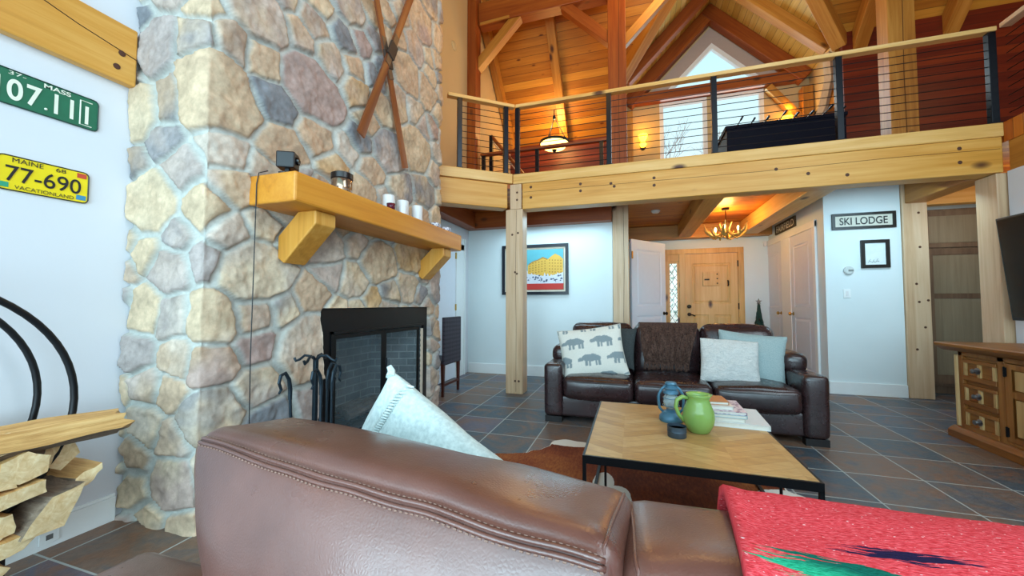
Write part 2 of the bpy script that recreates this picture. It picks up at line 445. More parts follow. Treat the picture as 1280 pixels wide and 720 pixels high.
# dormer cheeks and knee walls
m = MB()
m.poly([(7.81, 5.79), (9, 4.6), (9, 5.79)], [], lambda u, v: (-.16, u, v)); m.poly([(8.65, 2.955), (9, 2.955), (9, 4.95), (8.65, 4.95)], [], lambda u, v: (-.16, u, v))
m.poly([(7.81, 5.79), (9, 4.6), (9, 5.79)], [], lambda u, v: (3.46, u, v)); m.poly([(8.65, 2.955), (9, 2.955), (9, 4.95), (8.65, 4.95)], [], lambda u, v: (3.46, u, v))
struct(m.build('wall_dormer', CREAM))
m = MB(); m.box(XL, -.17, 8.65, 8.75, 2.956, 4.95); struct(m.build('wall_knee_left', P_KNEE))
m = MB(); m.box(3.475, 8.1, 7.75, 7.85, 2.956, 5.83); struct(m.build('wall_knee_right', P_KNEE))
m = MB(); pts = [(-3, 0), (9, 0), (9, 4.6), (3, 10.6), (-3, 4.6)]
m.poly(pts, [], lambda u, v: (8.1, u, v)); m.poly(pts, [], lambda u, v: (8.2, u, v)); struct(m.build('wall_side', P_SIDE))

# ================================================================== STONE CHIMNEY
def chimney():
    x0, xf, y0, y1 = XL+.004, -2.16, 1.42, 4.05
    A, B, Cc = xf-x0, y1-y0, xf-x0
    T = A+B+Cc; zt = 5.4; st = .0115
    S = np.unique(np.concatenate([np.arange(0, A+B, st), np.arange(A+B, T, .03), [T]]))
    Z = np.concatenate([np.arange(0, zt, st), np.arange(zt, 8.95, .12)])
    # snap rows/columns to the firebox opening
    oy0, oy1, oz = 2.25, 3.79, 1.165
    s0, s1 = A+oy0-y0, A+oy1-y0
    for v in (s0, s1): S[np.argmin(abs(S-v))] = v
    Z[np.argmin(abs(Z-oz))] = oz
    # sites
    sites = []; tries = 0
    while tries < 16000:
        tries += 1
        p = np.array([RNG.uniform(-.1, T+.1), RNG.uniform(-.1, zt+4.2)])
        rad = RNG.choice([.075, .115, .15, .19, .235], p=[.2, .22, .25, .2, .13])
        if all(((p[0]-q[0])/1.25)**2 + (p[1]-q[1])**2 > ((rad+q[2])*.92)**2 for q in sites): sites.append((p[0], p[1], rad))
    P = np.array(sites); K = len(P)
    sx = 1/1.25
    cols = np.array([lin(c)[:3] for c in ('#d6bd9e', '#dcc6a8', '#cdb094', '#c6b4a8', '#b5a8a2', '#9d999a', '#8b8d92', '#dac0a0', '#c4a98e', '#d2c3b4', '#c9a476', '#b49c94')])
    pw = np.array([.16, .13, .11, .1, .08, .07, .05, .09, .08, .07, .03, .03]); pw /= pw.sum()
    ci = RNG.choice(len(cols), K, p=pw); ci2 = RNG.choice(len(cols), K, p=pw)
    tilt = RNG.normal(0, 1, (K, 2)); off = RNG.uniform(0, 1, K)
    def fbm(s, z, f, seed):
        out = np.zeros_like(s); a = 1
        r = np.random.default_rng(seed)
        for o in range(4):
            for k in range(3):
                th = r.uniform(0, 6.28); ph = r.uniform(0, 6.28); ff = f*2**o*r.uniform(.8, 1.25)
                out += a*np.sin((s*math.cos(th)+z*math.sin(th))*ff+ph+1.3*np.sin((z*math.cos(th)-s*math.sin(th))*ff*.7+ph*2))/3
            a *= .5
        return out
    SS, ZZ = np.meshgrid(S, Z); shp = SS.shape; s = SS.ravel(); z = ZZ.ravel()
    ws = s + .018*fbm(s, z, 7, 1) + .004*fbm(s, z, 42, 21); wz = z + .018*fbm(s, z, 7, 2) + .004*fbm(s, z, 42, 22)
    i1 = np.zeros(len(s), int); e = np.zeros(len(s))
    for a in range(0, len(s), 8000):
        b = slice(a, a+8000)
        dx = (ws[b, None]-P[None, :, 0])*sx; dz = wz[b, None]-P[None, :, 1]
        d2 = dx*dx+dz*dz-(P[None, :, 2]**2)*.8
        o = np.argmin(d2, 1); r = np.arange(len(o)); d1 = d2[r, o]; i1[b] = o
        dij = np.sqrt(((P[o, None, 0]-P[None, :, 0])*sx)**2+(P[o, None, 1]-P[None, :, 1])**2)
        bd = (d2-d1[:, None])/(2*np.maximum(dij, 1e-6)); bd[r, o] = 9
        e[b] = bd.min(1)
    jw = .0065+.006*fbm(s, z, 4, 3)
    def sst(a, b, x): q = np.clip((x-a)/(b-a), 0, 1); return q*q*(3-2*q)
    k = sst(jw, jw+.015, e)
    ls = (s-P[i1, 0]); lz = z-P[i1, 1]
    h = k*(.020+.020*off[i1] + .04*(tilt[i1, 0]*ls+tilt[i1, 1]*lz)*.8 + .009*fbm(s+off[i1]*9, z, 16, 5) + .0045*fbm(s, z, 48, 6) + .002*fbm(s, z, 130, 16)) + (1-k)*.003*fbm(s, z, 60, 7)
    fade = np.where(z > zt, 0, 1); h *= fade
    # colours
    g = np.clip(.5+.8*fbm(s+off[i1]*31, z+off[i1]*17, 9, 8), 0, 1)[:, None]
    g = g*(off[i1][:, None] > .2)*.85
    col = cols[ci[i1]]*(1-g) + cols[ci2[i1]]*g
    col = col*(.92+.16*fbm(s, z, 26, 9)+.09*fbm(s, z, 95, 4))[:, None]
    dark = (1-.42*np.exp(-((e-jw-.006)/.008)**2)*np.clip(.25-lz*9, 0, 1))[:, None]     # shade painted into the colour along each stone's lower edge
    mort = np.array(lin('#c3c4bd')[:3])*(.94+.08*fbm(s, z, 45, 10))[:, None]
    kk = sst(jw+.002, jw+.014, e)[:, None]
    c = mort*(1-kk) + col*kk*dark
    # place: rounded strip around three sides
    R_ = .05
    def base(sv):
        X = np.where(sv < A, x0+sv, np.where(sv < A+B, xf, xf-(sv-A-B)))
        Y = np.where(sv < A, y0, np.where(sv < A+B, y0+sv-A, y1))
        ang = np.zeros_like(sv)
        ang = -PI/2 + PI/2*np.clip((sv-A+R_)/(2*R_), 0, 1) + PI/2*np.clip((sv-A-B+R_)/(2*R_), 0, 1)
        return X, Y, np.cos(ang), np.sin(ang)
    X, Y, nx, ny = base(s)
    pull = .018*(np.exp(-((s-A)/.05)**2)+np.exp(-((s-A-B)/.05)**2))
    X = X+nx*(h-pull-.02); Y = Y+ny*(h-pull-.02); X = np.maximum(X, x0)
    W, H = shp[1], shp[0]
    idx = np.arange(W*H).reshape(H, W)
    Sc = (S[:-1]+S[1:])/2; Zc = (Z[:-1]+Z[1:])/2
    keep = ~((Sc[None, :] > s0) & (Sc[None, :] < s1) & (Zc[:, None] < oz))
    q = np.stack([idx[:-1, :-1], idx[:-1, 1:], idx[1:, 1:], idx[1:, :-1]], -1)[keep]
    verts = np.stack([X, Y, z], 1); faces = q.tolist(); extra = []; ecol = []
    # reveals of the opening
    j0 = int(np.argmin(abs(S-s0))); j1 = int(np.argmin(abs(S-s1))); iz = int(np.argmin(abs(Z-oz)))
    nb = len(verts); vl = verts.tolist(); cl = c.tolist()
    def strip(ids):
        nonlocal vl, cl
        b = len(vl)
        for i in ids:
            v = verts[i]; vl.append([xf-.16, v[1], v[2]]); cl.append(list(c[i]))
        for n in range(len(ids)-1): faces.append([ids[n], ids[n+1], b+n+1, b+n])
    strip([idx[i, j0] for i in range(iz+1)]); strip([idx[i, j1] for i in range(iz+1)]); strip([idx[iz, j] for j in range(j0, j1+1)])
    me = bpy.data.meshes.new('stone_chimney'); me.from_pydata(vl, [], faces)
    at = me.attributes.new('stone', 'FLOAT_COLOR', 'POINT')
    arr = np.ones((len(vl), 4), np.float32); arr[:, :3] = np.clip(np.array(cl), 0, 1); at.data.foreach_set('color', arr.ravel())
    me.polygons.foreach_set('use_smooth', [True]*len(me.polygons)); me.update()
    t = NT('field stone', .85, spec=.25); x = t.coord()
    n = t.noise(x, 40, 5, .7); n2 = t.noise(x, 11, 4, .6)
    cc = t.mix(1, t.attr('stone'), t.ramp(n, [(.2, .8), (.75, 1.08)]), 'MULTIPLY')
    cc = t.mix(1, cc, t.ramp(n2, [(.25, .9), (.7, 1.04)]), 'MULTIPLY')
    t.col(cc); t.bump(t.math('ADD', n, t.math('MULTIPLY', n2, .6)), .4, .008)
    me.materials.append(t.m)
    o = bpy.data.objects.new('stone_chimney', me); COL.objects.link(o)
    return tag(o, 'tall chimney breast of irregular tan and grey field stones in pale mortar', 'chimney')
chimney()

# ================================================================== TIMBER FRAME
GP, GB, GR = 'timber posts of the frame', 'timber beams of the frame', 'roof rafters'
# near edge of the gallery: beam, fascia
beam('timber_beam', (-1.40, 5.0, 2.645), (3.44, 5.0, 2.645), .2, .35, [W_GOLD[0]], 'long golden pine beam carrying the gallery front edge, right of the slender post', GB)
beam('trim_2', (-1.53, 4.985, 2.888), (3.45, 4.985, 2.888), .19, .135, [W_YEL[0]], None, kind='structure')
cd = Vector((-.788, -.616, 0)); cn = Vector((.616, -.788, 0))
def ch(t, off, z): p = Vector((-1.5, 4.9, z)) + cd*t - cn*off; return p
beam('timber_beam', ch(.11, .1, 2.645), ch(1.12, .1, 2.645), .2, .33, [W_GOLD[0]], 'short angled golden beam between the stone chimney and the slender post', GB)
beam('trim_3', ch(.04, .085, 2.888), ch(1.14, .085, 2.888), .19, .135, [W_YEL[0]], None, kind='structure')
beam('timber_beam', (3.56, 4.87, 2.645), (3.56, -2.9, 2.645), .2, .35, [W_AMB[0]], 'beam running toward the viewer on top of the right white wall', GB)
beam('trim_4', (3.55, 4.88, 2.888), (3.55, -2.9, 2.888), .19, .135, [W_POST[0]], None, kind='structure')
# posts
def post(x0, x1, y0, y1, z0, z1, mat, label, tenon=None):
    e = MB(); e.box(x0, x1, y0, y1, z0, z1)
    if tenon: e.box(*tenon)
    o = e.build('timber_post', mat, bevel=.008); tag(o, label, 'post', GP); return o
def knots(o_list, mat=None): pass
post(-1.632, -1.395, 4.895, 5.12, 0, 2.475, W_POST[2], 'slender pale pine post standing free left of the sofa', (-1.57, -1.41, 4.888, 4.9, 2.475, 2.815))
post(3.385, 3.62, 4.905, 5.15, 0, 2.465, W_POST[2], 'pale pine post at the right wall behind the console')
post(-.285, -.045, 6.15, 6.37, 0, 2.755, W_POST[2], 'pale post between the poster wall and the open white door')
post(3.335, 3.59, 6.17, 6.36, 0, 2.755, W_POST[2], 'pale knotty post right of the ski lodge sign')
post(-.33, -.05, 6.2, 6.44, 2.958, 7.2, W_RED[2], 'tall red timber post on the gallery in front of the dormer, left of window')
post(3.28, 3.57, 6.2, 6.44, 2.958, 7.2, W_AMB[2], 'tall amber timber post on the gallery right of the foosball table')
post(XL+.006, -2.6, 6.1, 6.34, 2.958, 7.1, W_RED[2], 'dark red timber post against the left gallery wall')
post(-.12, .06, 8.76, 8.96, 2.958, 5.5, W_AMB[2], 'short timber post in the left corner of the dormer')
post(3.26, 3.44, 8.76, 8.96, 2.958, 5.5, W_AMB[2], 'short timber post in the right corner of the dormer')
# beams under the gallery
beam('timber_beam', (XL+.02, 6.1, 2.62), (-.29, 6.1, 2.62), .18, .27, [W_RED[0]], 'dark red beam over the poster wall', GB)
beam('timber_beam', (XL+.12, 4.2, 2.62), (XL+.12, 6.0, 2.62), .2, .27, [W_RED[0]], 'dark red beam along the left wall under the gallery', GB)
beam('timber_beam', (.99, 5.12, 2.63), (.99, 8.12, 2.63), .23, .25, [W_AMB[0]], 'middle ceiling beam running back to the entry door', GB)
beam('timber_beam', (2.11, 5.12, 2.63), (2.11, 8.12, 2.63), .28, .25, [W_YEL[0]], 'right ceiling beam beside the closet wall, left of ski lodge sign', GB)
beam('timber_beam', (-.19, 8.25, 2.62), (2.49, 8.25, 2.62), .2, .27, [W_AMB[0]], 'cross beam over the entry door', GB)
beam('timber_beam', (3.47, 5.16, 2.62), (3.47, 6.16, 2.62), .22, .27, [W_AMB[0]], 'short beam joining the two posts at the right', GB)
beam('timber_beam', (3.63, 6.48, 2.63), (4.79, 6.48, 2.63), .14, .25, [W_YEL[0]], 'pale header board over the tall pantry cupboard', GB)
# left wall beam next to the chimney
o = beam('timber_beam', (XL+.03, -2.8, 2.608), (XL+.03, 1.40, 2.608), .055, .33, [W_GOLD[0]], 'flat golden beam on the white wall left of the chimney', GB)
for y, z in ((1.33, 2.60), (1.31, 2.515)):
    m = MB(); m.lathe([(0, 0), (.016, 0), (.016, .003), (.007, .004), (0, .004)], 12, (XL+.058, y, z), Matrix.Rotation(PI/2, 3, 'Y'))
    q = m.build('peg', plain('dark knot', '#4a2410', .6)); q.parent = o; q.matrix_parent_inverse = o.matrix_world.inverted()
cr = MB(); cr.tube([(XL+.058, .4, 2.83), (XL+.058, .9, 2.71), (XL+.058, 1.15, 2.645), (XL+.058, 1.40, 2.60)], .0025, 5); c_ = cr.build('crack', plain('crack', '#3a1c08', .9)); c_.parent = o; c_.matrix_parent_inverse = o.matrix_world.inverted()

# tie beam and braces on the gallery
beam('timber_beam', (-2.59, 6.3, 6.42), (-.34, 6.3, 6.42), .22, .4, [W_RED[0]], 'dark red tie beam high over the left gallery', GB)
m = MB(); m.box(0, 1, 0, 1, 0, 1)
beam('timber_brace', (-2.66, 6.3, 5.48), (-1.86, 6.3, 6.28), .16, .16, [W_AMB[0]], 'angled brace at the left end of the tie beam', 'timber braces', 'brace')
beam('timber_brace', (-.24, 6.3, 5.45), (-1.05, 6.3, 6.26), .16, .16, [W_RED[0]], 'angled brace at the right end of the tie beam', 'timber braces', 'brace')
beam('timber_brace', (-.10, 6.32, 5.42), (.75, 6.32, 6.27), .12, .14, [W_AMB[0]], 'angled brace rising right from the tall red post', 'timber braces', 'brace')
beam('trim_5', (-2.55, 6.18, 6.215), (-2.0, 6.18, 6.23), .03, .05, [W_AMB[0]], None, kind='structure')
# main slope rafters (under the plank slope)
def slope_pt(x, y, d=0): return Vector((x, y-d/s2, 13.6-y-d/s2))
def rafter(x, ya, yb, w, d, mat, label, nm='rafter'):
    return beam(nm, slope_pt(x, ya, d/2+.005), slope_pt(x, yb, d/2+.005), w, d, [mat], label, GR, 'rafter', up=(0, 1, 1))
rafter(-2.68, 3.6, 8.6, .14, .26, W_AMB[0], 'rafter against the left gallery wall')
rafter(-1.42, 3.6, 8.6, .17, .2, W_AMB[0], 'rafter above the hanging bowl lamp')
rafter(3.72, 3.6, 8.6, .2, .24, W_AMB[0], 'rafter meeting the valley timber at right of the dormer')
rafter(4.9, 3.6, 8.6, .2, .24, W_AMB[0], 'rafter right of the tall amber post')
rafter(6.3, 3.6, 8.6, .2, .24, W_AMB[0], 'rafter at the far right of the gallery')
# dormer rafters
def drafter(sg, y, d, w, mat, label):
    a = Vector((1.65+sg*.02, y, 7.6-.02)); b = Vector((1.65+sg*1.80, y, 7.6-1.80)); n = Vector((-sg, 0, -1)).normalized()*(d/2+.005)
    return beam('rafter', a+n, b+n, w, d, [mat], label, GR, 'rafter', up=(sg, 0, 1))
drafter(-1, 8.87, .27, .2, W_RED[0], 'left sloping rafter on the gable wall')
drafter(1, 8.86, .265, .2, W_RED[0], 'right sloping rafter on the gable wall')
drafter(-1, 8.0, .2, .18, W_RED[0], 'left dormer rafter one bay before the gable')
drafter(1, 7.99, .195, .18, W_AMB[0], 'right dormer rafter one bay before the gable')
for sg, lb in ((-1, 'left valley timber where dormer meets main roof'), (1, 'right valley timber where dormer meets main roof')):
    a = Vector((1.65+sg*.1, 6.1, 7.42)); b = Vector((1.65+sg*1.84, 7.84, 5.68))
    beam('valley_rafter', a, b, .2, .22, [W_AMB[0]], lb, GR, 'rafter', up=(0, 0, 1))
beam('timber_beam', (-.02, 8.885, 5.77), (3.32, 8.885, 5.77), .2, .2, [W_RED[0]], 'dark red tie beam across the gable under the triangle window', GB)
# curved brace at the right corner of the dormer
m = MB()
ps = [(3.36, 8.0, 5.65), (3.40, 8.05, 5.2), (3.34, 8.15, 4.75), (3.2, 8.3, 4.3), (3.0, 8.45, 3.9)]
for i in range(len(ps)-1): pass
m.tube([Vector(p) for p in ps], .075, 4); o = m.build('curved_brace', W_POST[2]); tag(o, 'curved pale brace in the right corner of the dormer', 'brace', 'timber braces')
beam('timber_brace', (3.34, 8.86, 4.75), (2.7, 8.86, 5.62), .12, .14, [W_AMB[0]], 'straight brace beside the curved brace in the dormer', 'timber braces', 'brace')

CRK = plain('dry crack', '#5a3416', .9); KNOT = plain('dark knot', '#4e2a14', .6)
def crack(o, pts, r=.0022):
    m = MB(); m.tube(pts, r, 5); q = m.build('crack', CRK); q.parent = o; q.matrix_parent_inverse = o.matrix_world.inverted()
def pegs(o, pts, ax='X', r=.016):
    for p in pts:
        m = MB(); m.lathe([(0, 0), (r, 0), (r*.9, .002), (r*.4, .003), (0, .003)], 10, p, Matrix.Rotation(PI/2, 3, ax)); q = m.build('peg', KNOT); q.parent = o; q.matrix_parent_inverse = o.matrix_world.inverted()
bpy.context.view_layer.update()
PO = {o['label'].split(' post')[0]: o for o in bpy.data.objects if o.name.startswith('timber_post')}
for o in list(bpy.data.objects):
    lb = o.get('label', '')
    if lb.startswith('slender pale pine post'):
        crack(o, [(-1.49, 4.8945, .03), (-1.485, 4.8945, .9), (-1.495, 4.8945, 1.6), (-1.48, 4.8945, 2.46)])
        pegs(o, [(-1.50, 4.896, 1.62), (-1.475, 4.896, 1.6), (-1.54, 4.896, 2.13), (-1.46, 4.896, 2.15), (-1.47, 4.889, 2.6), (-1.47, 4.889, 2.7), (-1.50, 4.896, .17), (-1.45, 4.896, .17)])
    if lb.startswith('pale post between'): crack(o, [(-.12, 6.149, .05), (-.13, 6.149, 1.0), (-.115, 6.149, 1.8), (-.12, 6.149, 2.7)], .003)
    if lb.startswith('pale knotty post'): pegs(o, [(3.50, 6.171, 2.36), (3.50, 6.171, 1.92), (3.47, 6.171, 1.22), (3.56, 6.171, 1.24), (3.43, 6.171, .62), (3.45, 6.171, 1.45), (3.52, 6.171, .9)])
    if lb.startswith('pale pine post at the right'): pegs(o, [(3.386, 5.08, 2.25), (3.386, 4.98, 1.82), (3.386, 5.09, 1.5), (3.386, 5.0, 1.1)], 'Y'); pegs(o, [(3.42, 4.906, 1.98)])
    if lb.startswith('tall amber timber post'): crack(o, [(3.44, 6.199, 2.97), (3.43, 6.199, 4.2), (3.45, 6.199, 5.6)], .004)
    if lb.startswith('tall red timber post'): crack(o, [(-.16, 6.199, 2.97), (-.17, 6.199, 4.4), (-.15, 6.199, 6.2)], .004)
    if lb.startswith('long golden pine beam'):
        crack(o, [(-1.38, 4.899, 2.70), (.2, 4.899, 2.695), (1.4, 4.899, 2.69), (2.6, 4.899, 2.71), (3.42, 4.899, 2.70)], .002)
        pegs(o, [(-1.28, 4.901, 2.76), (-1.28, 4.901, 2.62), (-.62, 4.901, 2.74), (-.62, 4.901, 2.65), (-.24, 4.901, 2.71), (-.2, 4.901, 2.67), (.27, 4.901, 2.73), (.27, 4.901, 2.64), (1.55, 4.901, 2.70), (1.85, 4.901, 2.62), (3.12, 4.901, 2.74), (3.12, 4.901, 2.6), (2.2, 4.901, 2.57)], r=.02)

# ================================================================== GALLERY RAILINGS
def railing(label, p0, p1, posts, zt=3.93, zb=2.96, n=10, first=3.04, cap=W_YEL[0], capw=.09, gap=(0, 0)):
    p0 = Vector(p0); p1 = Vector(p1); d = p1-p0; L = d.length; rz = math.atan2(d.y, d.x)
    e = thing('gallery_railing', label, 'railing', (p0.x, p0.y, zb), rz, 'gallery railings')
    H = zt-zb
    a = MB(); a.box(-gap[0], L+gap[1], -capw/2, capw/2, H-.045, H); a.build('handrail', cap, e, bevel=.006)
    for q in posts:
        a = MB(); a.box(q-.03, q+.03, -.03, .03, 0.002, H-.045); a.box(q-.045, q+.045, -.04, .04, .002, .012); a.build('post', SATIN, e, bevel=.003)
    for k in range(n):
        z = first-zb+k*(H-.13)/(n)
        a = MB(); a.tube([(0, 0, z), (L, 0, z)], .0042, 6); a.build('cable', BLACK, e)
    return e
railing('cable railing along the long front edge of the gallery', (-1.5, 4.95, 2.96), (3.45, 4.95, 2.96), [.02, 1.24, 2.45, 3.67, 4.92])
c0 = ch(.78, .05, 2.96); c1 = ch(.02, .05, 2.96)
railing('short angled cable railing beside the stone chimney', c0, c1, [.02, .66], gap=(.14, .02))
railing('cable railing turning toward the viewer at the right', (3.49, 4.88, 2.96), (3.49, -2.5, 2.96), [1.3, 2.6, 3.9], cap=W_POST[0])
railing('cable railing at the stair opening behind the hanging bowl lamp', (-2.55, 6.25, 2.96), (-.36, 6.25, 2.96), [.05, 1.03, 2.1], zt=3.87, cap=W_RED[0], n=8)
e = thing('stair_handrail', 'sloping dark handrail at the head of the stair by the left red post', 'handrail', (-2.42, 6.42, 2.956))
m = MB(); m.box(-.03, .03, -.03, .03, 0, 1.3); m.build('post', SATIN, e)
m = MB(); m.tube([(0, 0, 1.3), (.75, 0, .35)], .03, 8); m.build('rail', W_RED[0], e)
m = MB(); m.tube([(0, 0, 1.22), (.7, 0, .33)], .012, 6); m.build('rail_bracket', W_POST[0], e)
# ================================================================== FIREPLACE
XF = -2.16
e = thing('fireplace_insert', 'black steel fireplace with glass doors and a brick firebox set in the stone', 'fireplace', (XF, 3.02, 0))
# local x = toward room, y along the wall
y0, y1, zt = -.765, .765, 1.16
m = MB()
m.poly([(y0, .0), (y1, .0), (y1, zt), (y0, zt)], [[(-.62, .12), (.70, .12), (.70, .965), (-.62, .965)]], lambda u, v: (-.03, u, v))
m.poly([(y0, .0), (y1, .0), (y1, zt), (y0, zt)], [[(-.62, .12), (.70, .12), (.70, .965), (-.62, .965)]], lambda u, v: (-.06, u, v))
for a, b, c, d in ((-.62, -.62, .12, .965), (.70, .70, .12, .965)): m.add([(-.03, a, c), (-.03, a, d), (-.06, a, d), (-.06, a, c)], [(0, 1, 2, 3)])
m.add([(-.03, -.62, .965), (-.03, .70, .965), (-.06, .70, .965), (-.06, -.62, .965)], [(0, 1, 2, 3)])
m.box(-.05, -.02, -.66, .70, .965, .985); m.box(-.05, -.02, -.66, -.635, .08, .985)
m.build('surround', plain('black fireplace enamel', '#0b0d12', .35, .2), e)
def brickmat():
    t = NT('firebrick', .9); x = t.coord(); s = t.sep(x)
    b = t.n.new('ShaderNodeTexBrick'); t.L(t.comb(t.math('ADD', s[1], t.math('MULTIPLY', s[0], 1.0)), s[2], 0), b.inputs['Vector'])
    for k, v in (('Scale', 1), ('Mortar Size', .006), ('Brick Width', .22), ('Row Height', .075)): b.inputs[k].default_value = v
    b.inputs['Color1'].default_value = lin('#5e676c'); b.inputs['Color2'].default_value = lin('#6e777c'); b.inputs['Mortar'].default_value = lin('#8c9496')
    n = t.noise(x, 4, 4); t.col(t.mix(1, b.outputs['Color'], t.ramp(n, [(.3, .45), (.7, 1.0)]), 'MULTIPLY')); return t.m
m = MB()
m.add([(-.07, -.62, .1), (-.55, -.45, .1), (-.55, .49, .1), (-.07, .70, .1), (-.07, -.62, .97), (-.55, -.45, .97), (-.55, .49, .97), (-.07, .70, .97)],
      [(0, 1, 2, 3), (0, 4, 5, 1), (1, 5, 6, 2), (2, 6, 7, 3), (4, 7, 6, 5)])
m.build('firebox', brickmat(), e)
G = thin_glass('smoked fireplace glass', '#8fa8b4', .16)
for a, b in ((-.61, .02), (.03, .63)):
    m = MB(); fr = [(a, .12), (b, .12), (b, .95), (a, .95)]; inn = [(a+.028, .148), (b-.028, .148), (b-.028, .922), (a+.028, .922)]
    m.poly(fr, [inn], lambda u, v: (-.045, u, v)); m.poly(fr, [inn], lambda u, v: (-.06, u, v))
    d = m.build('glass_door', BLACK, e)
    g = MB(); g.poly(inn, [], lambda u, v: (-.052, u, v)); g.build('pane', G, d, normals=False)
m = MB(); m.tube([(-.02, .025, .45), (-.02, .025, .70)], .008, 8); m.build('handle', SATIN, e)
m = MB()
N = 40
m.grid(lambda u, v: (-.034, .648+.047*u-.014*abs(math.sin(v*45))*(1-u), .15+.78*v), 4, 80)
m.build('gasket', plain('pale gasket', '#d8d0c0', .9), e)
m = MB()
for k in range(6): m.box(-.45, -.12, -.32+k*.13, -.305+k*.13, .2, .215)
for k in (-.44, -.13): m.box(k-.01, k+.01, -.34, .36, .18, .2)
for k in (-.33, .34):
    for q in (-.44, -.13): m.box(q-.01, q+.01, k-.01, k+.01, .101, .2)
m.build('grate', IRON, e)
m = MB()
for k in range(5): m.tube([(-.15-.06*k, -.32+.04*k, .24+.012*(k % 2)), (-.18-.05*k, .3-.05*k, .25+.012*(k % 3))], .03, 7)
m.build('burnt_log', plain('charred wood', '#5c5a58', .95, var=.6, vs=14), e)

# ---- mantel shelf with two corbels
e = thing('mantel_shelf', 'thick golden pine mantel beam on two slanted corbels above the fireplace', 'mantel', (XF, 2.75, 1.80))
m = MB(); m.box(-1.09, 1.11, -.355, .0, -.02, .155)
# local: x along wall (world y), -y toward the room
e.rotation_euler = (0, 0, PI/2)
b = m.build('beam', W_MANTEL, e, bevel=.012)
for cx in (-.80, .88):
    m = MB(); P = [(0, -.17), (0, -.31), (-.05, -.345), (-.30, -.105), (-.30, -.021), (-.16, -.021)]
    m.prism(P, lambda u, v, t: (t, u, v), cx-.085, cx+.085); m.build('corbel', W_GOLD[2], e, bevel=.008)
MZ = 1.956
# items on the mantel
e = thing('webcam', 'small black camera standing on the near end of the mantel', 'camera', (-1.93, 1.72, MZ), .5)
m = MB(); m.box(-.04, .04, -.03, .03, 0.0, .012); m.box(-.012, .012, -.012, .012, .012, .04); m.build('stand', BLACK, e, bevel=.003)
m = MB(); m.box(-.05, .05, -.045, .045, .035, .13); m.build('body', plain('black plastic', '#121216', .35), e, bevel=.008)
m = MB(); m.lathe([(0, 0), (.022, 0), (.022, .012), (.016, .014), (0, .012)], 14, (.05, 0, .085), Matrix.Rotation(PI/2, 3, 'Y')); m.build('lens', plain('lens', '#05060a', .1), e)
e = thing('candle_jar', 'wide mirrored candle jar with a dark lid on the mantel', 'candle', (-1.93, 2.16, MZ))
m = MB(); m.lathe([(0, 0), (.062, 0), (.068, .01), (.068, .105), (.064, .11), (.062, .11), (.062, .015), (0, .012)], 28); m.build('jar', plain('smoky mirrored glass', '#b9a08a', .12, .8, .5, 16), e, True)
m = MB(); m.lathe([(.07, .108), (.073, .112), (.073, .148), (.06, .156), (0, .158)], 28); m.build('lid', plain('dark lid', '#161214', .3), e, ang=.6)
e = thing('mantel_tray', 'narrow dark slate tray under the white candles on the mantel', 'tray', (-1.93, 2.98, MZ))
m = MB(); m.box(-.075, .075, -.36, .36, 0, .012); m.build('tray', plain('slate grey', '#4d4a4c', .7), e, bevel=.003)
def candle(x, y, r, h, label, holder=False):
    e = thing('pillar_candle', label, 'candle', (x, y, MZ+.0125), 0, 'white candles on the mantel')
    m = MB(); m.lathe([(0, 0), (r, 0), (r, h-.004), (r-.004, h), (r*.8, h-.004), (r*.3, h-.012), (0, h-.012)], 24); m.build('wax', WHITE, e, ang=.7)
    m = MB(); m.tube([(0, 0, h-.014), (.002, 0, h+.004)], .0015, 5); m.build('wick', BLACK, e)
candle(-1.945, 2.72, .05, .14, 'tall white candle at the near end of the slate tray')
candle(-1.955, 2.94, .052, .15, 'tall white candle in the middle of the slate tray')
candle(-1.93, 3.14, .05, .15, 'tall white candle at the far end of the slate tray')
candle(-1.88, 2.83, .035, .07, 'short white candle between two tall ones on the slate tray')
e = thing('red_votive', 'small dark red votive glass at the near end of the tray', 'candle', (-1.88, 2.66, MZ+.0125))
m = MB(); m.lathe([(0, 0), (.03, 0), (.036, .05), (.033, .05), (.028, .008), (0, .006)], 18); m.build('glass', plain('dark red glass', '#5a1830', .15), e, True)
bw = plain('blue and white china', '#cfd6e2', .2, 0, .1)
def chinamat():
    t = NT('blue white glaze', .2); x = t.coord(); v = t.voro(x, 55); t.col(t.ramp(v, [(.3, '#22327a'), (.5, '#dfe4ee')])); return t.m
CH = chinamat()
for y, lb in ((3.46, 'small blue and white china cup on the mantel, nearer the candles'), (3.70, 'small blue and white china cup at the far end of the mantel')):
    e = thing('china_cup', lb, 'cup', (-1.92, y, MZ), 0, 'china cups on the mantel')
    m = MB(); m.lathe([(0, 0), (.028, 0), (.03, .006), (.044, .05), (.046, .065), (.043, .065), (.026, .01), (0, .008)], 20); m.build('bowl', CH, e, True)
    m = MB(); m.tube([(.042, 0, .055), (.062, 0, .05), (.062, 0, .028), (.036, 0, .02)], .004, 6); m.build('handle', CH, e)
# wire from the camera
m = MB(); m.tube([(-2.01, 1.66, 1.97), (-2.07, 1.652, 1.962), (-2.085, 1.652, 1.9), (-2.10, 1.66, 1.4), (-2.10, 1.655, .9), (-2.10, 1.66, .4)], .003, 6)
o = m.build('power_cord', BLACK); tag(o, 'thin black cord hanging from the mantel down the stone', 'cord')
